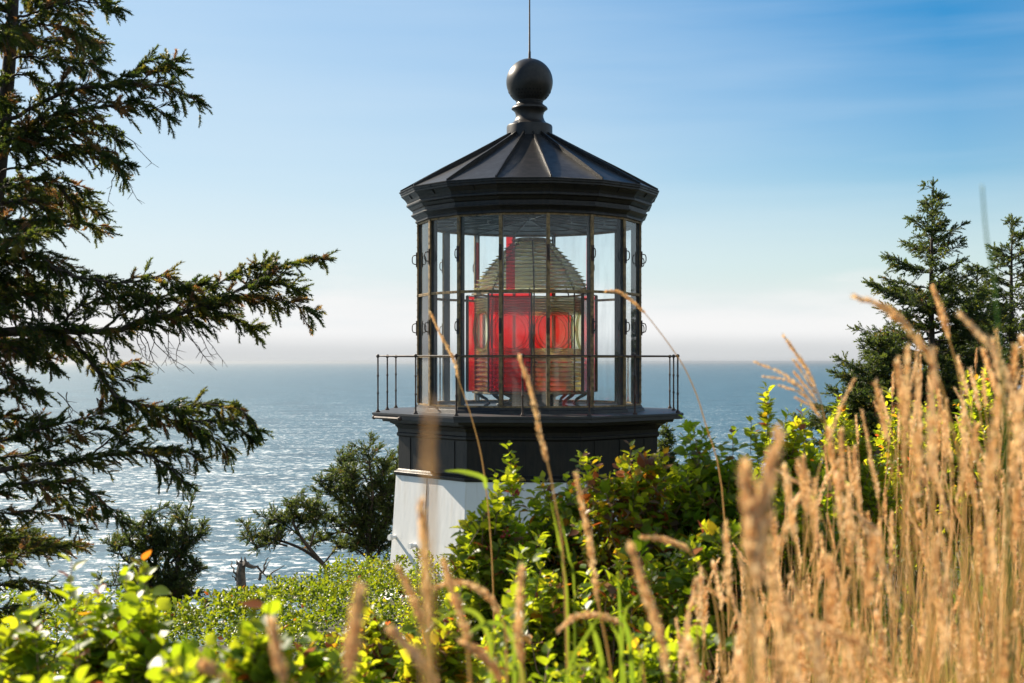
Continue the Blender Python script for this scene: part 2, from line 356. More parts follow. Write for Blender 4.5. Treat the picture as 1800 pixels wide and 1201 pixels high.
# ---------------------------------------------------------------- setting: sea and hillside
def sea_mat():
    m, t, o = mat('sea_water'); l = t.links.new
    g = N(t, 'ShaderNodeNewGeometry')
    p = N(t, 'ShaderNodeBsdfPrincipled', i_Roughness=0.70, i_IOR=1.33); p.inputs['Specular IOR Level'].default_value = 1.0; p.inputs['Specular Tint'].default_value = (0.70, 0.90, 1.0, 1)
    mpa = N(t, 'ShaderNodeMapping'); mpa.inputs['Scale'].default_value = (0.07, 0.13, 0.1); mpa.inputs['Rotation'].default_value = (0, 0, R(8)); l(g.outputs['Position'], mpa.inputs[0])
    n1 = N(t, 'ShaderNodeTexNoise', i_Scale=1.0, i_Detail=9.0, i_Roughness=0.62, i_Distortion=0.4); l(mpa.outputs[0], n1.inputs[0])
    mpb = N(t, 'ShaderNodeMapping'); mpb.inputs['Scale'].default_value = (0.012, 0.03, 0.02); l(g.outputs['Position'], mpb.inputs[0])
    n2 = N(t, 'ShaderNodeTexNoise', i_Scale=1.0, i_Detail=5.0); l(mpb.outputs[0], n2.inputs[0])
    hsum = N(t, 'ShaderNodeMath', operation='MULTIPLY_ADD'); hsum.inputs[1].default_value = 1.6; l(n2.outputs[0], hsum.inputs[0]); l(n1.outputs[0], hsum.inputs[2])
    b = N(t, 'ShaderNodeBump', i_Strength=1.0, i_Distance=5.5); l(hsum.outputs[0], b.inputs['Height']); l(b.outputs[0], p.inputs['Normal'])
    cr = ramp(t, [(0.3, (0.010, 0.062, 0.110)), (0.7, (0.024, 0.105, 0.165))]); l(n2.outputs[0], cr.inputs[0])
    # whitecaps: rare crests of foam
    mpc = N(t, 'ShaderNodeMapping'); mpc.inputs['Scale'].default_value = (0.15, 0.17, 0.1); l(g.outputs['Position'], mpc.inputs[0])
    n3 = N(t, 'ShaderNodeTexNoise', i_Scale=1.0, i_Detail=8.0, i_Roughness=0.7); l(mpc.outputs[0], n3.inputs[0])
    # more foam in churned swell near left shore; flecks farther out paint sun glitter
    ds = N(t, 'ShaderNodeVectorMath', operation='DISTANCE'); l(g.outputs['Position'], ds.inputs[0]); ds.inputs[1].default_value = (-420, 620, 0)
    dr = ramp(t, [(0.0, 0.13), (0.25, 0.075), (1.0, 0.0)]); dmul = N(t, 'ShaderNodeMath', operation='MULTIPLY'); dmul.inputs[1].default_value = 1 / 2200; l(ds.outputs['Value'], dmul.inputs[0]); l(dmul.outputs[0], dr.inputs[0])
    fa = N(t, 'ShaderNodeMath', operation='ADD'); fb = N(t, 'ShaderNodeMath', operation='MULTIPLY_ADD'); fb.inputs[1].default_value = 0.22; l(n2.outputs[0], fb.inputs[0]); l(n3.outputs[0], fb.inputs[2]); l(fb.outputs[0], fa.inputs[0]); l(dr.outputs[0], fa.inputs[1])
    fm = ramp(t, [(0.735, 0.0), (0.80, 0.9)]); l(fa.outputs[0], fm.inputs[0])
    mc = N(t, 'ShaderNodeMix', data_type='RGBA'); l(fm.outputs[0], mc.inputs[0]); l(cr.outputs[0], mc.inputs[6]); mc.inputs[7].default_value = (0.7, 0.72, 0.72, 1)
    l(mc.outputs[2], p.inputs['Base Color'])
    l(p.outputs[0], o.inputs[0]); return m
M['sea'] = sea_mat()
mb = MB()
xs = [-60000, -8000, -1500, -300, 300, 1500, 8000, 60000]; ys = [-60000, -3000, -300, 30, 300, 1500, 8000, 60000]
mb.add([(x, y, 0) for y in ys for x in xs], [(j * 8 + i, j * 8 + i + 1, (j + 1) * 8 + i + 1, (j + 1) * 8 + i) for j in range(7) for i in range(7)])
tag(mb.build('sea', M['sea']), kind='structure')

def sstep(a, b, x): 
    t = np.clip((x - a) / (b - a), 0, 1); return t * t * (3 - 2 * t)
def edge(x): return 14.5 + 10.5 * sstep(-3.6, -2.2, x) + 8 * sstep(4, 12, x)
def hill(x, y):
    x = np.asarray(x, float); y = np.asarray(y, float)
    h = EYE - 1.55 - 0.105 * np.clip(y, -30, 1e9) + 0.25 * np.clip(x - 0.3, 0, 14) + 0.03 * np.clip(x + 1, -12, 0)
    d = y - edge(x)
    h = h - 0.35 * np.clip(d, 0, 12) - 1.5 * np.clip(d - 12, 0, 200)
    h = h - 0.9 * np.clip(-9 - x, 0, 200)
    h += 0.10 * np.sin(x * 1.3 + y * 0.7) * np.sin(y * 0.9 - x * 0.4) + 0.05 * np.sin(3.1 * x) * np.sin(2.7 * y)
    return np.maximum(h, -3)
gx = np.concatenate([np.linspace(-90, -14, 30), np.linspace(-13, 18, 110), np.linspace(19, 90, 30)])
gy = np.concatenate([np.linspace(-40, -2, 20), np.linspace(-1, 45, 130), np.linspace(46, 110, 30)])
X, Y = np.meshgrid(gx, gy); Z = hill(X, Y)
V = np.stack([X, Y, Z], -1).reshape(-1, 3); nx, ny = len(gx), len(gy)
I = np.arange(nx * ny).reshape(ny, nx)
T = np.concatenate([np.stack([I[:-1, :-1], I[:-1, 1:], I[1:, 1:]], -1).reshape(-1, 3), np.stack([I[:-1, :-1], I[1:, 1:], I[1:, :-1]], -1).reshape(-1, 3)])
tag(mass('hillside', V, T, M['soil']), kind='structure')

# ---------------------------------------------------------------- lighthouse
CX, CY = 0.29, 21.6
CEN = (CX, CY)
LV, OV = 8.0, -25.75          # first vertex of the 16-sided lantern and of the 8-sided tower
Zr = lambda z: EYE + z        # heights are written relative to eye level
def pol(r, ang, z): return Vector((CX + r * math.sin(R(ang)), CY - r * math.cos(R(ang)), Zr(z)))
house = empty('lighthouse', (CX, CY, Zr(-4.1)), 'small white octagonal lighthouse with black gallery, glazed lantern and black ball-topped roof', 'lighthouse')
def prof(p): return [(r, Zr(z)) for r, z in p]
# tower
m = MB(); m.lathe(prof([(2.262, -1.74), (2.285, -2.1), (2.33, -2.8), (2.40, -3.62)]), 8, OV, CEN)
tw = m.build('tower_wall', M['white'], house)
n1 = pol(1, OV - 22.5, 0) - pol(0, 0, 0); n1.normalize()
t1 = Vector((n1.y, -n1.x, 0)) * -1
fc = lambda u, z: pol(2.262 * math.cos(R(22.5)) + (-1.74 - z) * 0.068, OV - 22.5, z) + t1 * u     # a point on the lit face
m = MB(); m.tube([fc(-0.06, -1.76) + n1 * 0.002, fc(-0.06, -3.6) + n1 * 0.002], 0.007, 4)
m.build('wall_seam', M['deck'], tw)
for u, z in ((-0.80, -2.78), (-0.27, -2.86)):
    m = MB(); p0 = fc(u, z); m.tube([p0 - n1 * 0.02, p0 + n1 * 0.07], 0.028, 10); m.tube([p0 + n1 * 0.065, p0 + n1 * 0.12], 0.045, 10)
    m.build('wall_stud', M['white'], tw)
m = MB(); m.lathe(prof([(2.38, -3.60), (2.52, -3.72), (2.55, -3.74), (2.55, -4.3), (2.3, -4.3)]), 8, OV, CEN)
m.build('base_plinth', M['white'], house)
# black gallery wall with its mouldings
m = MB(); m.lathe(prof([(2.20, -1.80), (2.275, -1.80), (2.30, -1.775), (2.30, -1.745), (2.245, -1.715), (2.225, -1.70), (2.225, -1.19), (2.255, -1.17), (2.255, -1.13), (2.235, -1.12),
                        (2.24, -1.06), (2.29, -1.00), (2.37, -0.965), (2.37, -0.93), (2.1, -0.93)]), 8, OV, CEN)
gw = m.build('gallery_wall', M['black'], house, bevel=0.006)
for k in range(8):
    a = OV + 22.5 + 45 * k
    for u in (-0.55, 0.0, 0.55):
        m = MB(); n_ = pol(1, a, 0) - pol(0, 0, 0); tt_ = Vector((-n_.y, n_.x, 0))
        m.box(pol(2.225 * math.cos(R(22.5)) + 0.004, a, -1.445) + tt_ * u, 0.03, 0.012, 0.49, (tt_, n_, Vector((0, 0, 1))))
        m.build('wall_batten', M['black'], gw)
# deck
m = MB(); m.lathe(prof([(1.6, -0.785), (2.60, -0.80), (2.655, -0.805), (2.655, -0.835), (2.64, -0.84), (2.64, -0.895), (2.50, -0.90), (2.48, -0.945), (1.9, -0.95)]), 8, OV, CEN)
m.build('gallery_deck', M['deck'], house)
m = MB(); a0 = pol(2.66, OV - 42, -0.875); b0 = pol(2.56, OV - 26, -0.875)
m.tube([a0, a0 * 0.5 + b0 * 0.5, b0], 0.022, 8); m.sphere(a0, 0.034); m.sphere(b0, 0.036)
m.build('deck_bracket', M['iron'], house)
# railing
RP = 2.56
posts = []
for k in range(16):
    a = OV + 22.5 * k
    rr_ = RP if k % 2 == 0 else RP * math.cos(R(22.5))
    posts.append((a, rr_))
    m = MB(); b = pol(rr_, a, -0.81)
    m.tube([b, b + Vector((0, 0, 0.03))], 0.034, 8); m.tube([b + Vector((0, 0, 0.03)), b + Vector((0, 0, 0.06))], [0.026, 0.016], 8)
    h_ = Vector((0, 0, 1))
    m.tube([b + h_ * 0.05, b + h_ * 0.29, b + h_ * 0.30, b + h_ * 0.32, b + h_ * 0.33, b + h_ * 0.57, b + h_ * 0.58, b + h_ * 0.60, b + h_ * 0.61, b + h_ * 0.875],
           [0.0135, 0.0125, 0.018, 0.018, 0.0125, 0.0125, 0.018, 0.018, 0.0125, 0.0125], 8)
    m.sphere(b + h_ * 0.90, 0.030, 8, 6)
    m.build('railing_post', M['iron'], house, smooth=True, angle=50)
m = MB(); ring = [pol(r_, a, 0.088) for a, r_ in posts]
for i in range(16): m.tube([ring[i], ring[(i + 1) % 16]], 0.0105, 6)
m.build('handrail', M['iron'], house, smooth=True, angle=50)
# lantern
RL = 1.83
ZB, Z1, Z2, ZT = -0.70, 0.086, 1.075, 2.27
m = MB(); m.lathe(prof([(1.92, -0.795), (1.90, -0.745), (1.875, -0.735), (1.865, -0.70), (1.78, -0.70), (1.70, -0.735)]), 16, LV, CEN)
m.build('lantern_curb', M['black'], house)
m = MB(); m.lathe(prof([(1.75, -0.738), (0.02, -0.738)]), 16, LV, CEN)
m.build('lantern_floor', M['deck'], house)
def ringbar(name, z, h, dr, matn, rivets=True):
    m = MB()
    m.lathe(prof([(RL - 0.05, z - h * 0.8), (RL + dr - 0.006, z - h), (RL + dr, z - h), (RL + dr, z + h), (RL + dr - 0.006, z + h), (RL - 0.05, z + h * 0.8)]), 16, LV, CEN, closed=True)
    if rivets:
        for k in range(16):
            p0 = pol(RL + dr, LV + 22.5 * k, z); p1 = pol(RL + dr, LV + 22.5 * (k + 1), z)
            for j in range(1, 10): m.sphere(p0.lerp(p1, j / 10), 0.0085, 5, 4)
    return m.build(name, matn, house)
ringbar('sill_bar', ZB - 0.002, 0.028, 0.018, M['brass'])
ringbar('glazing_bar', Z1, 0.017, 0.016, M['brass'])
ringbar('glazing_bar', Z2, 0.021, 0.016, M['brass'])
ringbar('head_bar', ZT - 0.012, 0.030, 0.016, M['brass'])
up = Vector((0, 0, 1))
for k in range(16):
    a = LV + 22.5 * k
    n_ = pol(1, a, 0) - pol(0, 0, 0); tt_ = Vector((-n_.y, n_.x, 0))
    m = MB()
    m.box(pol(RL - 0.058, a, (ZB + ZT) / 2), 0.024, 0.115, ZT - ZB - 0.02, (tt_, n_, up))
    m.cur = 1
    m.box(pol(RL + 0.014, a, (ZB + ZT) / 2), 0.052, 0.026, ZT - ZB - 0.05, (tt_, n_, up))
    for j in range(26):
        m.sphere(pol(RL + 0.028, a, ZB + 0.06 + j * (ZT - ZB - 0.12) / 25), 0.0085, 5, 4)
    mu = m.build('mullion', [M['inner'], M['brass']], house)
    for z in (1.66, 0.545):
        m = MB()
        for sgn in (1,):
            pts = []
            for j in range(17):
                t = 2 * math.pi * j / 16
                cx_, cz_ = math.cos(t), math.sin(t)
                q = (abs(cx_) ** 4 + abs(cz_) ** 4) ** -0.25
                pts.append(pol(RL + 0.02 + 0.085 * cx_ * q, a, z + 0.075 * cz_ * q))
            m.tube(pts, 0.0085, 6, cap=False)
        m.box(pol(RL + 0.03, a, z), 0.04, 0.03, 0.24, (tt_, n_, up))
        m.build('handle', M['iron'], mu, smooth=True, angle=50)
for k in range(16):
    a0, a1 = LV + 22.5 * k, LV + 22.5 * (k + 1)
    m = MB()
    for zl, zh in ((ZB + 0.02, Z1 - 0.012), (Z1 + 0.012, Z2 - 0.014), (Z2 + 0.014, ZT - 0.03)):
        r_ = RL - 0.012
        m.add([pol(r_, a0, zl), pol(r_, a1, zl), pol(r_, a1, zh), pol(r_, a0, zh)], [(0, 1, 2, 3)])
    m.build('window_pane', M['pane'], house)
# cornice and ceiling
m = MB(); m.lathe(prof([(1.80, 2.252), (1.885, 2.258), (1.885, 2.285), (1.875, 2.30), (1.90, 2.33), (1.955, 2.365), (1.955, 2.385), (1.93, 2.39), (1.93, 2.445), (1.955, 2.455), (1.985, 2.50),
                        (2.03, 2.515), (2.03, 2.545), (2.015, 2.555), (2.035, 2.60), (2.085, 2.655), (2.115, 2.67), (2.115, 2.70), (2.13, 2.705), (2.13, 2.745), (2.10, 2.757)]), 16, LV, CEN)
m.build('cornice', M['black'], house, bevel=0.004)
cor = bpy.data.objects['cornice']
for k in range(16):
    a = LV + 22.5 * (k + 0.5); n_ = pol(1, a, 0) - pol(0, 0, 0); tt_ = Vector((-n_.y, n_.x, 0)); cs = math.cos(R(11.25)); m = MB()
    m.box(pol(2.132 * cs, a, 2.725), 0.035, 0.008, 0.036, (tt_, n_, Vector((0, 0, 1)))); m.box(pol(2.072 * cs, a, 2.628), 0.035, 0.010, 0.075, (tt_, (n_ + Vector((0, 0, -0.9))).normalized(), (Vector((0, 0, 1)) + n_ * 0.9).normalized()))
    m.build('cornice_joint', M['black'], cor)
m = MB(); m.lathe(prof([(1.81, 2.255), (1.2, 2.31), (0.05, 2.36)]), 16, LV, CEN)
for k in range(16): m.tube([pol(1.80, LV + 22.5 * k, 2.245), pol(0.1, LV + 22.5 * k, 2.345)], 0.016, 5)
for r_ in (0.7, 1.25):
    m.tube([pol(r_, 10 * j, 2.275 if r_ > 1 else 2.31) for j in range(37)], 0.014, 6, cap=False)
m.build('lantern_ceiling', M['inner'], house)
# roof
RB, ZE, RT, ZTp = 2.12, 2.752, 0.34, 3.72
m = MB()
prf = [(RB + 0.03, ZE - 0.012), (RB + 0.03, ZE), (RB, ZE + 0.008)] + [(RB + (RT - RB) * t, ZE + 0.008 + (ZTp - ZE - 0.008) * t - 0.028 * math.sin(math.pi * t)) for t in (0.15, 0.3, 0.45, 0.6, 0.8, 1.0)]
m.lathe(prof(prf), 16, LV, CEN)
rf = m.build('roof', M['roof'], house)
for k in range(16):
    a = LV + 22.5 * k
    n_ = pol(1, a, 0) - pol(0, 0, 0); tt_ = Vector((-n_.y, n_.x, 0))
    m = MB()
    ts = [0.0, 0.12, 0.25, 0.4, 0.55, 0.7, 0.85, 1.0]
    hh = [0.035, 0.05, 0.065, 0.075, 0.072, 0.066, 0.058, 0.05]
    vs = []; fs = []
    for t, h in zip(ts, hh):
        r_ = RB + 0.01 + (RT - RB) * t; z_ = ZE + (ZTp - ZE) * t - 0.028 * math.sin(math.pi * t)
        for sx, dz in ((-0.010, -0.02), (0.010, -0.02), (0.010, h), (-0.010, h)):
            vs.append(pol(r_, a, z_ + dz) + tt_ * sx)
    for i in range(len(ts) - 1):
        for q in range(4): fs.append((i * 4 + q, i * 4 + (q + 1) % 4, i * 4 + 4 + (q + 1) % 4, i * 4 + 4 + q))
    fs += [(0, 1, 2, 3), tuple(len(vs) - 4 + q for q in range(4))[::-1]]
    m.add(vs, fs)
    m.build('roof_rib', M['roof'], rf)
m = MB(); m.lathe(prof([(0.378, 3.60), (0.378, 3.87), (0.368, 3.895), (0.33, 3.915), (0.285, 3.935), (0.25, 3.975), (0.230, 4.03), (0.228, 4.07), (0.245, 4.12), (0.275, 4.15), (0.298, 4.165),
                        (0.298, 4.18), (0.285, 4.20), (0.25, 4.225), (0.222, 4.25), (0.215, 4.275), (0.225, 4.285), (0.225, 4.30), (0.18, 4.31)]), 48, 0, CEN)
m.build('finial_neck', M['roof'], house, smooth=True, angle=40)
m = MB()
bp = [(0.385 * math.cos(R(t)), 4.615 + 0.385 * math.sin(R(t))) for t in range(-62, 91, 4)]
m.lathe(prof(bp[:-1] + [(0.01, 5.0)]), 48, 0, CEN)
vb = m.build('vent_ball', M['roof'], house, smooth=True)
m = MB()
for row, el in enumerate((-27, -36, -44)):
    for k in range(36):
        a = 10 * k + 5 * (row % 2)
        if (k // 4) % 2: continue
        q = Vector((math.sin(R(a)) * math.cos(R(el)), -math.cos(R(a)) * math.cos(R(el)), math.sin(R(el))))
        c0 = Vector((CX, CY, Zr(4.615))) + q * 0.380
        m.tube([c0, c0 + q * 0.0085], 0.0175, 8)
m.build('vent_hole', M['dark'], vb)
m = MB(); b = Vector((CX, CY, Zr(4.985)))
m.lathe([(0.05, b.z - 0.01), (0.035, b.z + 0.025), (0.022, b.z + 0.03), (0.022, b.z + 0.13), (0.017, b.z + 0.14), (0.008, b.z + 1.7), (0.002, b.z + 1.9)], 10, 0, CEN)
m.build('lightning_rod', M['iron'], house, smooth=True, angle=50)

# ---------------------------------------------------------------- Fresnel lens standing in the lantern
LX = 0.325
def lp(r, ang, z): return Vector((LX + r * math.sin(R(ang)), CY - r * math.cos(R(ang)), Zr(z)))
lens = empty('fresnel_lens', (LX, CY, Zr(-0.738)), 'large beehive Fresnel lens with red glass screens inside the lantern room', 'lighthouse lens')
def panel_frame(a):
    n_ = (lp(1, a, 0) - lp(0, a, 0)); return n_, Vector((-n_.y, n_.x, 0))
AP = 0.90
for k in range(8):
    a = -21 + 45 * k
    n_, tt_ = panel_frame(a)
    # outer profile of the prisms: (apothem, z low, z high)
    m = MB()
    def prism(ap, zl, zh, depth, tilt=0.0):
        hw0 = ap * math.tan(R(22.5)) - 0.012; hw1 = max(0.02, (ap - depth) * math.tan(R(22.5)) - 0.012)
        c = lp(0, a, 0)
        P = lambda r, u, z: Vector((LX, CY, Zr(z))) + n_ * r + tt_ * u
        zm = (zl + zh) / 2 + tilt
        m.add([P(ap - depth, -hw1, zl), P(ap - depth, hw1, zl), P(ap - depth, -hw1, zh), P(ap - depth, hw1, zh), P(ap, -hw0, zm), P(ap, hw0, zm)],
              [(0, 1, 3, 2), (0, 4, 5, 1), (2, 3, 5, 4), (0, 2, 4), (1, 5, 3)])
    mounts = MB()
    def mount(ap, z):
        hw = ap * math.tan(R(22.5)) - 0.014
        mounts.box(Vector((LX, CY, Zr(z))) + n_ * (ap - 0.02), 2 * hw, 0.014, 0.007, (tt_, n_, up))
    nb = 7
    for j in range(nb): prism(AP - 0.01, -0.47 + j * 0.078, -0.47 + j * 0.078 + 0.062, 0.10, -0.018); mount(AP - 0.02, -0.47 + j * 0.078 + 0.070)
    for j in range(4): prism(AP, 0.075 + j * 0.036, 0.075 + j * 0.036 + 0.032, 0.045)
    for j in range(6): prism(AP, 0.79 + j * 0.042, 0.79 + j * 0.042 + 0.037, 0.05); mount(AP - 0.02, 0.79 + j * 0.042 + 0.0395)
    nt_ = 13
    for j in range(nt_):
        f = j / (nt_ - 1)
        prism(0.905 - 0.60 * f ** 1.35, 1.17 + 0.80 * f, 1.17 + 0.80 * f + 0.054, 0.10 - 0.03 * f, 0.010); mount(0.875 - 0.60 * (f + 0.035) ** 1.35, 1.17 + 0.80 * f + 0.060)
    m.build('prism_stack', M['prism'], lens)
    mounts.build('prism_mount', M['iron'], lens)
    # bull's-eye: a domed disc with stepped rings, facing out
    m = MB(); c = Vector((LX, CY, Zr(0.505))); zax = Vector((0, 0, 1))
    def ringv(r, d): return [c + n_ * (AP - 0.05 + d) + (tt_ * math.cos(2 * math.pi * q / 40) + zax * (math.sin(2 * math.pi * q / 40))) * r for q in range(40)]
    def turn(prof_b):
        vs = []; fs = []
        for r_, d in prof_b: vs += ringv(max(r_, 0.002), d)
        for i in range(len(prof_b) - 1):
            for q in range(40): fs.append((i * 40 + q, i * 40 + (q + 1) % 40, (i + 1) * 40 + (q + 1) % 40, (i + 1) * 40 + q))
        return vs, fs
    m.add(*turn([(0.0, 0.115), (0.06, 0.112), (0.12, 0.098), (0.17, 0.083), (0.23, 0.058), (0.292, 0.024), (0.292, 0.0), (0.0, 0.0)]))
    m.build('bullseye', M['bull'], lens, smooth=True, angle=30)
    m = MB()
    pr_ = [(0.298, 0.0)]
    for q in range(3): pr_ += [(0.298 + 0.019 * q, 0.03), (0.314 + 0.019 * q, 0.065), (0.315 + 0.019 * q, 0.02)]
    m.add(*turn(pr_ + [(0.356, 0.0), (0.298, 0.0)]))
    m.build('ring_prism', M['bull'], lens, smooth=True, angle=25)
    m = MB()
    for rr2 in (0.295, 0.358):
        m.tube([c + n_ * (AP - 0.01) + (tt_ * math.cos(2 * math.pi * q / 32) + zax * math.sin(2 * math.pi * q / 32)) * rr2 for q in range(33)], 0.0045, 5, cap=False)
    m.build('bullseye_rim', M['iron'], lens, smooth=True)
    # edge bars of the frame
    av = a + 22.5
    rv = lambda ap: ap / math.cos(R(22.5))
    m = MB(); m.tube([lp(rv(0.86), av, -0.5), lp(rv(0.86), av, 1.13)] + [lp(rv(0.84 - 0.58 * f ** 1.35), av, 1.13 + 0.86 * f) for f in (.2, .4, .6, .8, 1)], 0.012, 5)
    m.build('frame_bar', M['iron'], lens)
    # curved foot
    m = MB(); m.tube([lp(0.93, av, -0.49), lp(0.86, av, -0.55), lp(0.74, av, -0.62), lp(0.70, av, -0.69), lp(0.78, av, -0.735)], [0.035, 0.03, 0.024, 0.022, 0.03], 7)
    m.build('foot', M['black'], lens, smooth=True, angle=60)
m = MB()
for ap, z in ((0.90, -0.50), (0.91, 1.11), (0.30, 2.0)):
    r_ = ap / math.cos(R(22.5))
    m.lathe(prof([(r_ - 0.05, z - 0.016), (r_ + 0.008, z - 0.016), (r_ + 0.008, z + 0.016), (r_ - 0.05, z + 0.016)]), 8, -21 + 22.5, (LX, CY), closed=True)
m.build('frame_ring', M['brass'], lens)
m = MB(); m.lathe(prof([(0.55, -0.737), (0.55, -0.70), (0.40, -0.66), (0.36, -0.60), (0.50, -0.535), (0.86, -0.53), (0.86, -0.515), (0.02, -0.515)]), 32, 0, (LX, CY))
m.build('pedestal', M['black'], lens, smooth=True, angle=40)
m = MB(); m.lathe(prof([(0.10, -0.51), (0.10, 0.05), (0.12, 0.08), (0.12, 0.16), (0.03, 0.18), (0.022, 0.62), (0.01, 0.66)]), 16, 0, (LX, CY))
m.build('lamp_stand', M['black'], lens, smooth=True, angle=40)
for a in (-21, 69, 159, 249):
    n_, tt_ = panel_frame(a)
    P = lambda r, u, z: Vector((LX, CY, Zr(z))) + n_ * r + tt_ * u
    m = MB()
    for u in (-0.365, 0.365): m.box(P(1.0, u, 0.30), 0.014, 0.05, 1.58, (tt_, n_, up))
    for z in (-0.49, 1.09): m.box(P(1.0, 0, z), 0.72, 0.03, 0.014, (tt_, n_, up))
    sf = m.build('red_screen', M['iron'], lens)
    m = MB()
    m.add([P(1.0, -0.355, -0.48), P(1.0, 0.355, -0.48), P(1.0, 0.355, 1.08), P(1.0, -0.355, 1.08)], [(0, 1, 2, 3)])
    m.add([P(0.97, -0.075, 1.12), P(0.97, 0.075, 1.12), P(0.97, 0.075, 2.0), P(0.97, -0.075, 2.0)], [(0, 1, 2, 3)])
    m.build('glass', M['red'], sf)

# ================================================================ plants
def stick_tpl():
    v = [(math.cos(2 * math.pi * k / 3), y, math.sin(2 * math.pi * k / 3)) for y in (0, 1) for k in range(3)]
    t = []
    for k in range(3):
        k2 = (k + 1) % 3; t += [(k, k2, 3 + k2), (k, 3 + k2, 3 + k)]
    v = np.array(v, float); v[3:, 0] *= 0.6; v[3:, 2] *= 0.6
    return v, np.array(t)
STV, STT = stick_tpl()
def shoot_tpl(n, rad, wid, rng, droop=0.18):
    """A needle-covered spruce shoot along y, one unit long."""
    V = []; T = []
    for i in range(n):
        y = 0.05 + 0.93 * i / (n - 1); a = rng.uniform(0, 2 * math.pi); r = rad * rng.uniform(0.75, 1.1) * (1 - 0.35 * y ** 3)
        d = np.array([math.cos(a), 0, math.sin(a)]); tn = np.array([-d[2], 0, d[0]])
        b = len(V)
        V += [np.array([0, y, 0]) + tn * wid, np.array([0, y, 0]) - tn * wid, np.array([0, y + rad * 0.75, 0]) + d * r + np.array([0, 0, rad * 0.25])]
        T.append((b, b + 1, b + 2))
    b = len(V)
    for k in range(3):
        V += [np.array([0.02 * math.cos(2.1 * k), 0, 0.02 * math.sin(2.1 * k)])]
    V += [np.array([0, 1.0, 0])]
    T += [(b, b + 1, b + 3), (b + 1, b + 2, b + 3), (b + 2, b, b + 3)]
    V = np.array(V); V[:, 2] -= droop * V[:, 1] ** 2
    return V, np.array(T)
rg0 = np.random.RandomState(5)
SHOOT_HI = [shoot_tpl(36, 0.27, 0.056, rg0) for _ in range(3)]
SHOOT_LO = [shoot_tpl(16, 0.27, 0.085, rg0) for _ in range(3)]

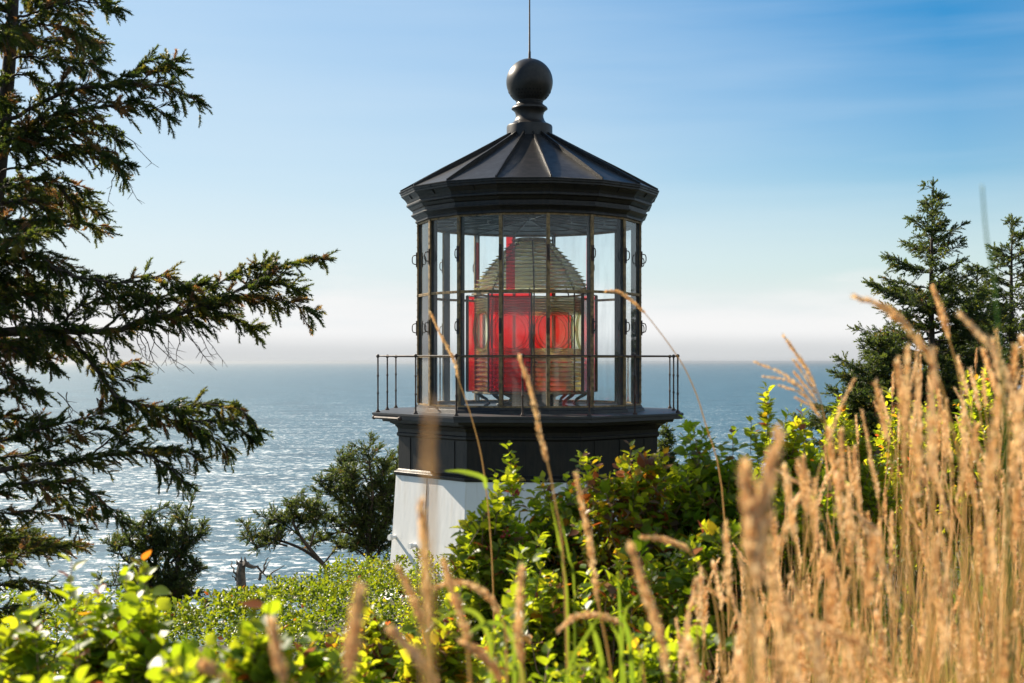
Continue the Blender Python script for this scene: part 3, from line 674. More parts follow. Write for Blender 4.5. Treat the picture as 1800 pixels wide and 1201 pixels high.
def spruce_foliage(limbs, rng, sp=0.045, twig=0.26, shoot=0.085, ssp=0.035, droop=0.25, bare=0.12, tpls=SHOOT_HI, brown=0.05, tint=0.46, updir=0.15, roll=0.5):
    """limbs: (points, start fraction, width scale). Returns needle arrays and bare-twig stick arrays."""
    SB, SD, SL, ST = [], [], [], []
    KB, KD, KS = [], [], []
    upv = np.array([0, 0, 1.0])
    for P, t0, ws in limbs:
        seg = np.linalg.norm(np.diff(P, axis=0), axis=1); cum = np.concatenate([[0], np.cumsum(seg)]); Ltot = cum[-1]
        if Ltot < 0.05: continue
        n = max(3, int(Ltot * (1 - t0) / sp))
        ss = Ltot * (t0 + (1 - t0) * (np.arange(n) + rng.uniform(0, 0.8, n)) / n); ss = np.minimum(ss, Ltot * 0.999)
        pos = np.stack([np.interp(ss, cum, P[:, k]) for k in range(3)], 1)
        tang = norm(np.stack([np.interp(np.minimum(ss + 0.03, Ltot), cum, P[:, k]) - np.interp(np.maximum(ss - 0.03, 0), cum, P[:, k]) for k in range(3)], 1))
        lt = 0.08 + 0.2 * rng.rand()
        for side in (-1, 1):
            keep = rng.rand(n) < 0.93
            p = pos[keep]; tg = tang[keep]; m_ = len(p); f = ss[keep] / Ltot
            sd = norm(np.cross(tg, upv)) * side
            ang = rng.normal(0, roll, m_)[:, None]
            sd = norm(sd * np.cos(ang) + np.cross(tg, sd) * np.sin(ang))
            fw = rng.uniform(0.55, 1.1, m_)[:, None]
            td = norm(tg * fw + sd * 0.8 + upv * rng.normal(-droop * 0.3, 0.22, m_)[:, None])
            ln = twig * ws * rng.uniform(0.4, 1.15, m_) * (0.30 + 0.70 * np.sqrt(np.clip(1 - f, 0, 1))) * np.clip(0.4 + (f - t0) * 5, 0.4, 1)
            isb = rng.rand(m_) < bare
            KB.append(p); KD.append(td); KS.append(np.stack([0.0035 + 0.004 * ln, ln, 0.0035 + 0.004 * ln], 1))
            ns = np.maximum(1, (ln / ssp).astype(int)); ns[isb] = 0
            tint0 = np.clip(rng.normal(tint, 0.18, m_) + (rng.rand(m_) < brown) * 0.5, 0, 1)
            idx = np.repeat(np.arange(m_), ns)
            if len(idx) == 0: continue
            j = np.concatenate([np.arange(k) for k in ns if k > 0]) + rng.uniform(0.1, 0.9, len(idx))
            u = np.clip(j / np.maximum(ns[idx], 1), 0, 1) ** 0.8
            b = p[idx] + td[idx] * (ln[idx] * u)[:, None] - upv * (droop * 0.5 * ln[idx] * u ** 2)[:, None]
            s2 = norm(np.cross(td[idx], upv + rng.normal(0, 0.5, (len(idx), 3)))) * rng.choice([-1, 1], len(idx))[:, None]
            dd = norm(td[idx] + s2 * rng.uniform(0.2, 1.1, len(idx))[:, None] * (1 - 0.6 * u)[:, None] + upv * rng.normal(updir - droop * 0.8, 0.3, len(idx))[:, None])
            SB.append(b); SD.append(dd); SL.append(shoot * rng.uniform(0.55, 1.2, len(idx))); ST.append(np.clip(tint0[idx] + rng.normal(0, 0.1, len(idx)), 0, 1))
        # tip shoots
        k = 5
        SB.append(np.repeat(P[-1][None], k, 0) - rng.uniform(0, 0.05, (k, 1)) * tang[-1][None]); SD.append(norm(tang[-1][None] + rng.normal(0, 0.35, (k, 3)))); SL.append(shoot * rng.uniform(0.8, 1.4, k)); ST.append(np.full(k, 0.5))
    SB = np.concatenate(SB); SD = np.concatenate(SD); SL = np.concatenate(SL); ST = np.concatenate(ST)
    VV, TT, NN = [], [], []; off = 0
    grp = rng.randint(0, len(tpls), len(SB))
    for g, (tv, ttp) in enumerate(tpls):
        q = grp == g
        V, T, tn = inst(tv, ttp, SB[q], SD[q], np.array([0, 0, 1.0]) + rng.normal(0, 0.2, (q.sum(), 3)), SL[q], ST[q])
        VV.append(V); TT.append(T + off); NN.append(tn); off += len(V)
    KV, KT, _ = inst(STV, STT, np.concatenate(KB), np.concatenate(KD), rng.normal(0, 1, (sum(map(len, KB)), 3)), np.concatenate(KS))
    return (np.concatenate(VV), np.concatenate(TT), np.concatenate(NN)), (KV, KT)

def tri(mb):
    """Fan-triangulates an MB into arrays."""
    T = []
    for f in mb.f:
        for i in range(1, len(f) - 1): T.append((f[0], f[i], f[i + 1]))
    return np.array(mb.v, float), np.array(T)

def finish_tree(root, foliage, sticks, wood, trunk=None):
    V, T = tri(wood)
    KV, KT = sticks
    mass('branches', np.concatenate([V, KV]), np.concatenate([T, KT + len(V)]), M['bark'], root, org=root.location)
    mass('crown', foliage[0], foliage[1], M['needle'], root, tint=foliage[2], smooth=False, org=root.location)
    if trunk: trunk.build('trunk', M['bark'], root, smooth=True, org=root.location)

# ---------------------------------------------------------------- the big spruce reaching in from the left
rng = np.random.RandomState(11)
D0 = 9.5
trunk_px = [(40, -420), (32, -200), (20, 60), (4, 230), (-18, 420), (-45, 620), (-75, 860), (-95, 1150), (-105, 1330)]
tp = smoothpoly([at(x, y, D0 + 0.25) for x, y in trunk_px], 40)
base = Vector(tp[-1]); gz = float(hill(base.x, base.y))
tp = np.vstack([tp, [base.x - 0.02, base.y, gz - 0.15]])
bigtree = empty('spruce_tree', (base.x, base.y, gz), 'big spruce with long ragged drooping boughs reaching in from the left edge of the photo', 'tree')
tm = MB(); tm.tube([Vector(p) for p in tp], list(np.linspace(0.015, 0.13, len(tp))), 12)
limbs = []; wood = MB()
def limb(pts, r0=0.02, t0=0.12, ws=1.0, dd=0.0, dz=0.25):
    """pts in photo pixels from the trunk outwards; dd = depth change towards the tip."""
    if pts[0][0] < 100 and pts[0][0] > -90 and r0 > 0.0131:
        y0 = pts[0][1]; pts = [(float(np.interp(y0 + 6, [q[1] for q in trunk_px], [q[0] for q in trunk_px])), y0 + 6)] + list(pts)
    n = len(pts); o = rng.uniform(-dz, dz)
    P = smoothpoly([at(x, y, D0 + o * (0.3 + 0.7 * i / (n - 1)) + dd * i / (n - 1)) for i, (x, y) in enumerate(pts)], 8 * n)
    P[1:-1] += rng.normal(0, 0.006, P[1:-1].shape)
    limbs.append((P, t0, ws)); wood.tube([Vector(p) for p in P[::2]], list(np.linspace(r0 * 0.7, 0.003, len(P[::2]))), 6)
    return P
LIMBS = [
 ([(55, 25), (100, 8), (150, 2), (205, 14)], .016, .0, .8), ([(55, 45), (110, 48), (158, 76)], .012, .1, .7), ([(60, -30), (120, -25), (180, -2)], .016, .1, .8),
 ([(50, 100), (100, 105), (150, 112), (186, 128)], .014, .1, .75), ([(40, 130), (90, 150), (150, 158)], .014, .1, .8),
 ([(32, 205), (100, 168), (180, 150), (250, 148), (300, 158), (352, 180)], .026, .12, 1.0), ([(185, 150), (230, 128), (268, 108), (318, 125)], .012, .05, .8), ([(240, 150), (280, 120), (312, 104)], .010, .1, .6),
 ([(30, 225), (110, 198), (200, 185), (250, 180), (295, 203)], .020, .1, .9),
 ([(25, 240), (90, 212), (160, 218), (212, 248)], .018, .05, 1.0), ([(20, 262), (100, 255), (170, 262), (222, 288)], .018, .05, 1.1), ([(10, 250), (60, 235), (130, 232)], .016, .0, 1.1),
 ([(5, 300), (60, 290), (130, 265), (190, 280), (218, 318)], .016, .2, .7), ([(5, 330), (60, 318), (110, 320), (150, 338)], .014, .1, .7), ([(90, 318), (120, 345), (136, 372)], .010, .1, .6),
 ([(-5, 360), (50, 352), (80, 368), (98, 384)], .014, .0, .8), ([(-10, 400), (40, 388), (92, 405)], .014, .0, .9),
 ([(-12, 440), (60, 448), (110, 478), (170, 492), (230, 498), (285, 484), (328, 505)], .026, .1, .9), ([(150, 488), (200, 508), (260, 520)], .012, .1, .8),
 ([(-25, 585), (60, 578), (140, 584), (210, 578), (270, 560), (340, 545), (410, 515), (460, 488), (510, 462), (566, 456)], .048, .12, 1.15),
 ([(330, 545), (390, 530), (440, 520), (500, 530), (552, 552)], .014, .05, 1.1), ([(260, 562), (330, 556), (400, 556), (450, 575)], .014, .1, 1.0), ([(300, 552), (340, 520), (400, 490), (440, 470)], .014, .15, .9), ([(420, 510), (470, 500), (530, 508)], .010, .1, .9),
 ([(90, 580), (130, 545), (180, 525), (240, 520)], .016, .2, .9), ([(180, 580), (230, 545), (290, 520), (350, 500)], .014, .2, 1.0), ([(430, 500), (455, 475), (470, 462)], .008, .1, .6),
 ([(95, 585), (140, 612), (172, 652), (200, 690), (235, 710), (300, 718), (360, 712), (425, 722), (455, 757)], .034, .30, 1.0),
 ([(235, 710), (290, 735), (350, 752), (402, 792)], .014, .1, .9), ([(185, 600), (196, 640), (242, 640)], .010, .3, .5), ([(172, 652), (215, 668), (245, 662)], .010, .2, .5), ([(290, 718), (340, 738), (400, 745), (440, 770)], .012, .1, .9),
 ([(-50, 500), (30, 490), (95, 512)], .018, .0, 1.1), ([(-50, 530), (30, 520), (100, 540)], .018, .0, 1.1), ([(-55, 560), (20, 555), (95, 602)], .016, .0, 1.0), ([(-50, 470), (30, 455), (95, 470)], .018, .0, 1.2), ([(-55, 600), (20, 610), (92, 640)], .016, .0, 1.0),
 ([(-55, 640), (10, 655), (70, 690)], .014, .0, .9), ([(-55, 690), (10, 690), (62, 692)], .012, .0, .7),
 ([(-60, 790), (40, 765), (120, 742), (205, 720)], .018, .2, .9), ([(-62, 810), (60, 795), (140, 765), (215, 745)], .018, .2, .9), ([(-60, 740), (30, 735), (80, 742)], .014, .1, .8),
 ([(-65, 845), (40, 818), (120, 812), (200, 798), (260, 788), (320, 792), (352, 812)], .036, .25, 1.0), ([(150, 806), (210, 765), (270, 745)], .012, .2, .7), ([(230, 790), (280, 812), (330, 852)], .012, .15, .7),
 ([(-70, 880), (30, 850), (110, 850), (160, 865), (215, 918)], .022, .15, .9), ([(60, 850), (110, 880), (165, 905)], .012, .1, .8), ([(-70, 910), (20, 900), (90, 905), (140, 928)], .014, .1, .7),
 ([(-75, 1010), (0, 985), (60, 968), (108, 962)], .016, .15, .8), ([(-75, 1050), (0, 1030), (60, 1022), (98, 1040)], .014, .1, .8), ([(-75, 1090), (0, 1070), (60, 1075)], .014, .1, .7),
 ([(-30, 520), (-60, 490), (-100, 480)], .02, .1, 1.0), ([(-60, 760), (-110, 730)], .02, .1, 1.0),
]
for a_ in LIMBS: limb(*a_)
for _ in range(55):       # boughs towards and away from the viewer
    i = rng.randint(2, 37); p0 = tp[i]; az = rng.choice([-1, 1]) * rng.uniform(50, 130) ; ln = rng.uniform(0.5, 1.3)
    d = np.array([math.cos(R(az)), math.sin(R(az)), rng.uniform(-0.15, 0.25)])
    P = smoothpoly([p0, p0 + d * ln * 0.5 + [0, 0, 0.03], p0 + d * ln + [0, 0, -0.06]], 14)
    limbs.append((P, 0.05, 1.1)); wood.tube([Vector(p) for p in P[::3]], list(np.linspace(0.016, 0.004, len(P[::3]))), 5)
# bare hanging twigs under the long bough
for x, y in [(240, 585), (255, 588), (275, 585), (300, 580), (325, 575), (345, 572), (190, 590), (110, 690), (165, 700), (60, 720), (210, 300), (330, 535), (215, 225)]:
    for _ in range(2):
        q = [np.array(at(x + rng.uniform(-12, 12), y, D0 + rng.uniform(-.2, .2)))]
        dv = np.array([rng.uniform(-.01, .05), rng.uniform(-.02, .02), -0.045])
        for _k in range(6): q.append(q[-1] + dv + rng.normal(0, 0.010, 3))
        wood.tube([Vector(p) for p in q], list(np.linspace(0.0045, 0.0015, 7)), 4)
        for k in (2, 3, 4, 5):
            wood.tube([Vector(q[k]), Vector(q[k] + np.array([rng.uniform(-.05, .08), rng.uniform(-.03, .03), rng.uniform(-.06, 0.0)]))], [0.0028, 0.0012], 4)
fo, st = spruce_foliage(limbs, rng, sp=0.038, twig=0.24, shoot=0.088, ssp=0.025, droop=0.30, bare=0.12, brown=0.22)
finish_tree(bigtree, fo, st, wood, tm)

# ---------------------------------------------------------------- upright spruces on the right
def upright(px, ytop, d, hpx, wpx, label, seed, tpls=SHOOT_LO, dens=1.0, zb=None, lean=0.0, group=None, irregular=0.45, low=0.12, name='spruce_tree'):
    rng = np.random.RandomState(seed)
    top = at(px, ytop, d); H = hpx * d / F; Wd = wpx * d / F
    bx = top.x - lean; by = d
    gz = float(hill(bx, by)); zb_ = min(gz, top.z - H)
    root = empty(name, (bx, by, gz), label, 'tree', group)
    tm = MB(); ztot = top.z - gz
    tpnts = [Vector((bx + lean * t + 0.02 * math.sin(7 * t), by + 0.02 * math.cos(6 * t), gz - 0.1 + (ztot + 0.1) * t)) for t in np.linspace(0, 1, 14)]
    r0 = 0.018 * H + 0.02
    tm.tube(tpnts, list(np.linspace(r0, 0.006, 14)), 9)
    limbs = []; wood = MB(); z = top.z - 0.04 * H; i = 0
    while z > top.z - H:
        f = (top.z - z) / H
        for k in range(rng.randint(4, 6) if f < 0.4 else rng.randint(5, 8)):
            az = rng.uniform(0, 2 * math.pi)
            ln = Wd * (0.06 + 0.94 * f ** 0.85) * rng.uniform(1 - irregular * 1.3, 1 + irregular * 0.6) * (0.75 if f > 0.9 else 1)
            t_ = (z - gz) / ztot
            p0 = np.array([bx + lean * t_, by, z + rng.uniform(-.03, .03) * H])
            u = np.array([math.cos(az), math.sin(az), 0])
            rise = 0.55 - 0.75 * f + rng.normal(0, 0.12)
            P = smoothpoly([p0, p0 + u * ln * 0.5 + np.array([0, 0, ln * rise * 0.45]), p0 + u * ln + np.array([0, 0, ln * (rise * 0.8 + 0.10)])], 10)
            limbs.append((P, low, min(1.0, 0.16 + 0.62 * ln))); wood.tube([Vector(p) for p in P[::3]], list(np.linspace(0.008 + 0.006 * ln, 0.004, 4)), 5)
        z -= H * rng.uniform(0.028, 0.045) / dens
        i += 1
    lead = np.array([[bx + lean, by, top.z - 0.12 * H], [bx + lean, by, top.z]])
    limbs.append((smoothpoly(lead, 6), 0.1, 0.28))
    fo, st = spruce_foliage(limbs, rng, sp=0.058, twig=0.45, shoot=0.13, ssp=0.040, droop=0.12, bare=0.06, tpls=tpls, brown=0.02, tint=0.34, updir=0.25, roll=0.4)
    finish_tree(root, fo, st, wood, tm)
    return root
upright(1640, 325, 25, 470, 165, 'tall pointed spruce standing behind the golden grass, top clear against the sky', 3, lean=0.05)
upright(1779, 388, 27, 420, 120, 'spruce with a narrow spire at the right edge of the photo', 4)
upright(1718, 470, 28, 330, 110, 'low bushy spruce filling the gap between the two pointed spruces', 5, irregular=0.5)
upright(1545, 600, 24, 170, 130, 'short spreading spruce skirting the foot of the tall pointed spruce', 6, irregular=0.4)
upright(1172, 738, 29, 130, 16, 'thin sparse spruce sapling just behind the right side of the lighthouse gallery', 7, dens=0.8, name='spruce_sapling')

# ---------------------------------------------------------------- wind-shaped trees by the cliff
def padtree(name, label, base_px, d, limbs_px, seed, ws=1.0, fill=6, r0=0.05, sp=0.045):
    rng = np.random.RandomState(seed)
    b = at(*base_px, d); gz = min(float(hill(b.x, b.y)), b.z)
    root = empty(name, (b.x, b.y, gz), label, 'tree')
    wood = MB(); limbs = []; tm = MB()
    tm.tube([Vector((b.x, b.y, gz - 0.1)), Vector((b.x + 0.02, b.y, (gz + b.z) / 2)), b], [r0 * 1.4, r0 * 1.2, r0], 9)
    for pts, t0, w_, rr in limbs_px:
        o = rng.uniform(-0.5, 0.5); n = len(pts)
        P = smoothpoly([at(x, y, d + o * i / (n - 1)) for i, (x, y) in enumerate(pts)], 6 * n)
        wood.tube([Vector(p) for p in P[::2]], list(np.linspace(rr, 0.008, len(P[::2]))), 7)
        limbs.append((P, t0, w_ * ws))
        for _ in range(int(fill * 1.15)):
            i = rng.randint(int(len(P) * max(t0, 0.15)), len(P)); q = P[i]
            dv = rng.normal(0, 1, 3); dv[2] = abs(dv[2]) * 0.7 + 0.15; dv[1] *= 1.0; dv = dv / np.linalg.norm(dv) * rng.uniform(0.2, 0.5) * w_ * ws
            Q = smoothpoly([q, q + dv * 0.6, q + dv + np.array([0, 0, 0.03])], 7)
            limbs.append((Q, 0.1, 0.75 * w_ * ws)); wood.tube([Vector(Q[0]), Vector(Q[3]), Vector(Q[-1])], [0.013, 0.009, 0.004], 5)
    fo, st = spruce_foliage(limbs, rng, sp=sp, twig=0.29, shoot=0.11, ssp=0.036, droop=0.05, bare=0.05, tpls=SHOOT_LO, brown=0.02, tint=0.36, updir=0.35, roll=0.9)
    finish_tree(root, fo, st, wood, tm)
padtree('windswept_tree', 'windswept spreading tree with an upright bushy crown touching the white tower on its left', (650, 985), 25, [
    ([(650, 985), (648, 930), (655, 870), (650, 820), (648, 792)], .25, 1.1, .06), ([(652, 975), (640, 900), (610, 850), (600, 815)], .35, 1.0, .045),
    ([(655, 970), (680, 900), (690, 850), (698, 815)], .3, 1.0, .045), ([(640, 960), (620, 900), (585, 870), (556, 845)], .4, .85, .04), ([(645, 950), (600, 935), (565, 950), (545, 962)], .4, .6, .025),
    ([(655, 940), (680, 920), (700, 900)], .2, 1.0, .035), ([(648, 930), (620, 880), (625, 840)], .3, 1.0, .035), ([(650, 960), (600, 920), (575, 915)], .3, .9, .03), ([(652, 900), (670, 860), (672, 820)], .3, 1.0, .03), ([(650, 985), (625, 965), (600, 958)], .25, .8, .03), ([(652, 985), (675, 962), (695, 955)], .2, .8, .03), ([(650, 980), (655, 950), (640, 930)], .2, .8, .03), ([(650, 960), (640, 915), (660, 880)], .2, 1.0, .03)], 21, fill=11)
padtree('windswept_tree', 'windswept tree leaning left in flat layered pads above the bright green ground cover', (575, 1000), 24, [
    ([(575, 1000), (545, 965), (520, 930), (512, 900), (505, 888)], .45, .75, .045), ([(560, 985), (530, 965), (490, 950), (455, 945), (430, 946)], .45, .8, .035),
    ([(530, 945), (505, 925), (485, 915)], .3, .75, .02), ([(545, 962), (555, 925), (562, 905)], .4, .75, .02), ([(570, 990), (590, 965), (600, 960)], .3, .5, .02), ([(520, 930), (540, 905), (545, 895)], .2, .75, .02), ([(505, 960), (480, 955), (450, 965)], .2, .7, .02)], 22, fill=7)
padtree('bushy_conifer', 'dark bushy conifer with two blunt tops against the glittering water', (290, 1060), 24, [
    ([(290, 1060), (275, 1000), (268, 950), (264, 900)], .1, 1.0, .05), ([(295, 1060), (310, 1000), (325, 940), (332, 897)], .1, 1.05, .05), ([(285, 1050), (240, 1000), (215, 980), (206, 955)], .2, .7, .03),
    ([(300, 1040), (335, 1010), (348, 995)], .1, .7, .025), ([(300, 990), (330, 960), (350, 938)], .1, .8, .025), ([(275, 1000), (240, 960), (222, 945)], .2, .7, .025), ([(290, 1050), (230, 1030), (190, 1030)], .1, .8, .025), ([(295, 1000), (298, 960), (300, 930)], .1, .9, .03), ([(290, 1065), (255, 1050), (215, 1048)], .1, .9, .03), ([(292, 1065), (325, 1050), (345, 1040)], .1, .8, .03), ([(290, 1070), (280, 1045), (262, 1030)], .1, .9, .03), ([(290, 1070), (300, 1050), (312, 1035)], .1, .9, .03), ([(275, 985), (258, 960), (250, 925)], .15, .8, .025)], 23, fill=11)
# dead stump with bare limbs
rng = np.random.RandomState(31)
d = 22.0; b = at(424, 1030, d); gz = float(hill(b.x, b.y))
snag = empty('dead_stump', (b.x, b.y, min(gz, b.z)), 'grey dead stump with bare broken branches at the cliff edge', 'stump')
m = MB(); m.tube([Vector((b.x, b.y, min(gz, b.z) - 0.1)), b, at(423, 1005, d), at(425, 989, d)], [0.10, 0.085, 0.075, 0.062], 9)
for k in range(5): m.tube([at(418 + 4 * k, 993, d), at(417 + 4 * k + rng.uniform(-2, 2), 981 + rng.uniform(-3, 4), d)], [0.03, 0.006], 5)
m.build('stump', M['deadwood'], snag, org=snag.location)
for pts, r_ in (([(428, 990), (440, 994), (455, 1000), (470, 1016)], .05), ([(456, 1020), (464, 1000), (472, 980)], .03), ([(415, 1020), (410, 1000), (406, 986)], .02), ([(470, 1016), (478, 1008), (500, 994)], .018), ([(432, 992), (438, 988)], .02), ([(464, 1002), (475, 985)], .012), ([(422, 1022), (408, 1010)], .02)):
    m = MB(); P = smoothpoly([at(x, y, d + rng.uniform(-.1, .1)) for x, y in pts], 9); P[1:-1] += rng.normal(0, 0.012, P[1:-1].shape)
    m.tube([Vector(p) for p in P], list(np.linspace(r_, 0.006, 9)), 6); m.build('branch', M['deadwood'], snag, org=snag.location)
# sea rock low behind the right-hand trees
m = MB(); c = at(1490, 705, 60)
bm_ = bmesh.new(); bmesh.ops.create_icosphere(bm_, subdivisions=4, radius=1.0)
rs = np.random.RandomState(2)
for v in bm_.verts:
    n_ = 1 + 0.22 * math.sin(v.co.x * 5 + 1) * math.cos(v.co.z * 4) + 0.10 * math.sin(v.co.y * 9 + v.co.z * 11) + rs.uniform(-.05, .05)
    v.co = Vector((v.co.x * 1.5 * n_ + c.x + 1.0, v.co.y * 2 * n_ + c.y, c.z - 8 + v.co.z * 8.6 * n_))
me = bpy.data.meshes.new('rock_outcrop'); bm_.to_mesh(me); bm_.free(); me.materials.append(M['rock'])
ro = bpy.data.objects.new('rock_outcrop', me); COL.objects.link(ro); tag(ro, 'pale rock outcrop peeping out below the tall pointed spruce', 'rock')

# ---------------------------------------------------------------- leafy shrubs
def leaf_tpl(wd=0.34, fold=0.10, curl=0.14, rows=4):
    V = []; T = []
    for i in range(rows + 1):
        y = i / rows; wv = wd * math.sin(math.pi * min(1, 0.06 + 0.94 * y) ** 0.85) if 0 < i < rows else (0.02 if i == 0 else 0.0)
        z = -curl * y * y
        V += [(-wv, y, z + fold * wv / wd * 0.8), (0, y, z - fold * 0.4), (wv, y, z + fold * wv / wd * 0.8)]
    for i in range(rows):
        a = 3 * i
        T += [(a, a + 1, a + 4), (a, a + 4, a + 3), (a + 1, a + 2, a + 5), (a + 1, a + 5, a + 4)]
    return np.array(V, float), np.array(T)
LEAF_HI = leaf_tpl(rows=6, wd=0.40); LEAF = leaf_tpl(rows=4, wd=0.36); LEAF_LO = leaf_tpl(rows=2, wd=0.36)
def shrub(px, ytop, wpx, d, label, seed, leaf=0.060, nspr=150, tpl=LEAF, tintm=0.45, autumn=0.07, berries=0, group=None, name='shrub', sprigs=(), shape=0.8, ry=1.0, slen=0.17, twigs=60, per=11):
    nspr = int(nspr * 1.75)
    rng = np.random.RandomState(seed)
    top = at(px, ytop, d); rx = wpx * d / F; gz = float(hill(top.x, d)); h = top.z - gz
    root = empty(name, (top.x, d, gz), label, 'shrub', group)
    # sprig tips over a rounded dome
    u = rng.normal(0, 1, (nspr, 3)); u[:, 2] = np.abs(u[:, 2]) * 1.1 - 0.25; u = norm(u)
    rad = rng.uniform(0.35, 1, nspr) ** 0.45
    hz = min(h * 0.55, rx * 1.8 + 0.25)
    cen = np.array([top.x, d, top.z - hz])
    lump = 1 + 0.16 * np.sin(u[:, 0] * 7 + seed) * np.cos(u[:, 2] * 6 + seed * 2) + rng.normal(0, 0.05, nspr)
    tip = cen + u * np.array([rx, rx * ry, hz]) * (rad * lump)[:, None]
    sdir = norm(u * np.array([1, 1, 0.8]) + np.array([0, 0, 0.55]) + rng.normal(0, 0.45, (nspr, 3)))
    ln = slen * rng.uniform(0.6, 1.25, nspr)
    if len(sprigs):
        for (sx, sy) in sprigs:
            q = at(sx, sy, d); k = 3
            for j in range(k):
                tip = np.vstack([tip, np.array(q)[None] + rng.normal(0, 0.014, (1, 3)) - np.array([0, 0, 0.07 * j])]); sdir = np.vstack([sdir, norm(np.array([[rng.uniform(-.15, .15), rng.uniform(-.2, .2), 1]]))]); ln = np.append(ln, slen * 1.1)
    n = len(tip); sb = tip - sdir * ln[:, None]
    # leaves along each sprig
    idx = np.repeat(np.arange(n), per); j = np.tile(np.arange(per), n)
    f = (j + rng.uniform(0, 0.6, len(idx))) / per
    pos = sb[idx] + sdir[idx] * (ln[idx] * (0.1 + 0.9 * f))[:, None]
    az = j * 2.4 + rng.uniform(0, 1.2, len(idx)) + idx
    a1 = norm(np.cross(sdir[idx], np.array([0.3, 0.2, 1.0]))); a2 = np.cross(sdir[idx], a1)
    rd = a1 * np.cos(az)[:, None] + a2 * np.sin(az)[:, None]
    ld = norm(rd + sdir[idx] * (0.25 + 0.9 * f)[:, None] + rng.normal(0, 0.25, (len(idx), 3)))
    zh = sdir[idx] + np.array([0, 0, 0.6]) + rng.normal(0, 0.4, (len(idx), 3))
    sz = leaf * rng.uniform(0.55, 1.2, len(idx)) * (1.05 - 0.55 * f ** 3)
    sprt = np.clip(rng.normal(tintm, 0.17, n), 0.05, 0.78)
    tint = np.clip(sprt[idx] + 0.25 * (f - 0.5) + rng.normal(0, 0.08, len(idx)), 0, 0.8)
    au = rng.rand(len(idx)) < autumn; tint[au] = rng.uniform(0.84, 1.0, au.sum())
    pos = pos + ld * 0.006
    V, T, tn = inst(tpl[0], tpl[1], pos, ld, zh, np.stack([sz * rng.uniform(0.85, 1.25, len(sz)), sz, sz], 1), tint)
    mass('foliage', V, T, M['leaf'], root, tint=tn, org=root.location)
    # sprig stems and woody stems from the ground
    KV, KT, _ = inst(STV, STT, sb, sdir, rng.normal(0, 1, (n, 3)), np.stack([np.full(n, 0.0022), ln, np.full(n, 0.0022)], 1))
    wood = MB()
    for i in rng.choice(n, min(twigs, n), False):
        p0 = np.array([top.x + rng.uniform(-.5, .5) * rx, d + rng.uniform(-.5, .5) * rx, gz - 0.03])
        mid = p0 * 0.45 + sb[i] * 0.55 + rng.normal(0, 0.05, 3)
        P = smoothpoly([p0, mid, sb[i]], 9); P[1:-1] += rng.normal(0, 0.010, P[1:-1].shape)
        wood.tube([Vector(p) for p in P], list(np.linspace(0.0065, 0.0022, 9)), 4, cap=False)
    WV, WT = tri(wood)
    mass('stems', np.concatenate([WV, KV]), np.concatenate([WT, KT + len(WV)]), M['twig'], root, org=root.location)
    for k in range(berries):
        i = rng.randint(0, n); m = MB()
        q = Vector(sb[i]) + Vector(u[i % nspr]) * 0.05 + Vector((0, -0.05, 0))
        for _ in range(rng.randint(5, 10)): m.sphere(q + Vector(rng.normal(0, 0.011, 3)), rng.uniform(0.0045, 0.0065), 6, 5)
        m.build('berry_cluster', M['berry'], root, smooth=True, org=root.location)
    return root
shrub(868, 862, 95, 6.0, 'leafy berry bush directly in front of the white tower wall, lowest of the bush bank', 101, berries=9, nspr=210, sprigs=[(826, 900), (868, 858)])
shrub(985, 828, 118, 6.4, 'green shrub with a tall upright sprig in front of the black gallery wall', 102, nspr=240, autumn=0.13, sprigs=[(897, 780), (905, 800), (1005, 830)], berries=4)
shrub(1105, 785, 125, 6.1, 'shrub with curled brown and orange leaves below the middle of the black gallery wall', 103, nspr=240, autumn=0.38, sprigs=[(1050, 808), (1110, 775), (1165, 792)], berries=5)
shrub(1245, 760, 115, 6.2, 'glossy dark green shrub just right of the gallery, standing against the sea', 104, nspr=280, leaf=0.062, tintm=0.36, sprigs=[(1230, 745), (1280, 755)], berries=6)
shrub(1385, 745, 105, 6.7, 'shrub with a light yellow-green leader rising over the sea beside the golden grass', 105, nspr=230, tintm=0.5, sprigs=[(1345, 668), (1350, 700), (1410, 715), (1330, 730)])
shrub(945, 985, 130, 5.3, 'low dense shrub hung with red berries at the foot of the bush bank', 106, nspr=240, berries=10, tintm=0.42)
shrub(1100, 945, 135, 5.4, 'shaded thicket of bare twigs and sparse leaves under the brown-leaved shrub', 107, nspr=90, autumn=0.15, twigs=160, berries=4, tintm=0.3)
shrub(1270, 900, 130, 5.5, 'shaded shrub behind the left edge of the golden grass', 108, nspr=150, autumn=0.10, twigs=140, tintm=0.3)
shrub(1420, 850, 130, 5.6, 'shrub half hidden inside the golden grass', 109, nspr=170, tintm=0.4)
shrub(1490, 722, 80, 9.0, 'yellow-green bush below the tall pointed spruce', 110, nspr=230, tintm=0.55)
shrub(1600, 690, 90, 9.5, 'bright bush with pale dead twigs behind the golden grass', 111, nspr=230, tintm=0.6, autumn=0.12)
shrub(1730, 665, 100, 9.2, 'bush at the right edge behind the golden grass', 112, nspr=230, tintm=0.5)
shrub(745, 985, 55, 10.0, 'fine-leaved bush in front of the bottom of the white tower', 113, nspr=170, leaf=0.034, tintm=0.55, slen=0.24)
shrub(650, 1058, 80, 5.2, 'yellowing shrub with withered brown leaves left of the tower foot', 114, nspr=160, autumn=0.22, tintm=0.6)
shrub(770, 1060, 90, 4.6, 'small pink-berried shrub below the tower foot', 115, nspr=170, berries=8, autumn=0.15, tintm=0.6)
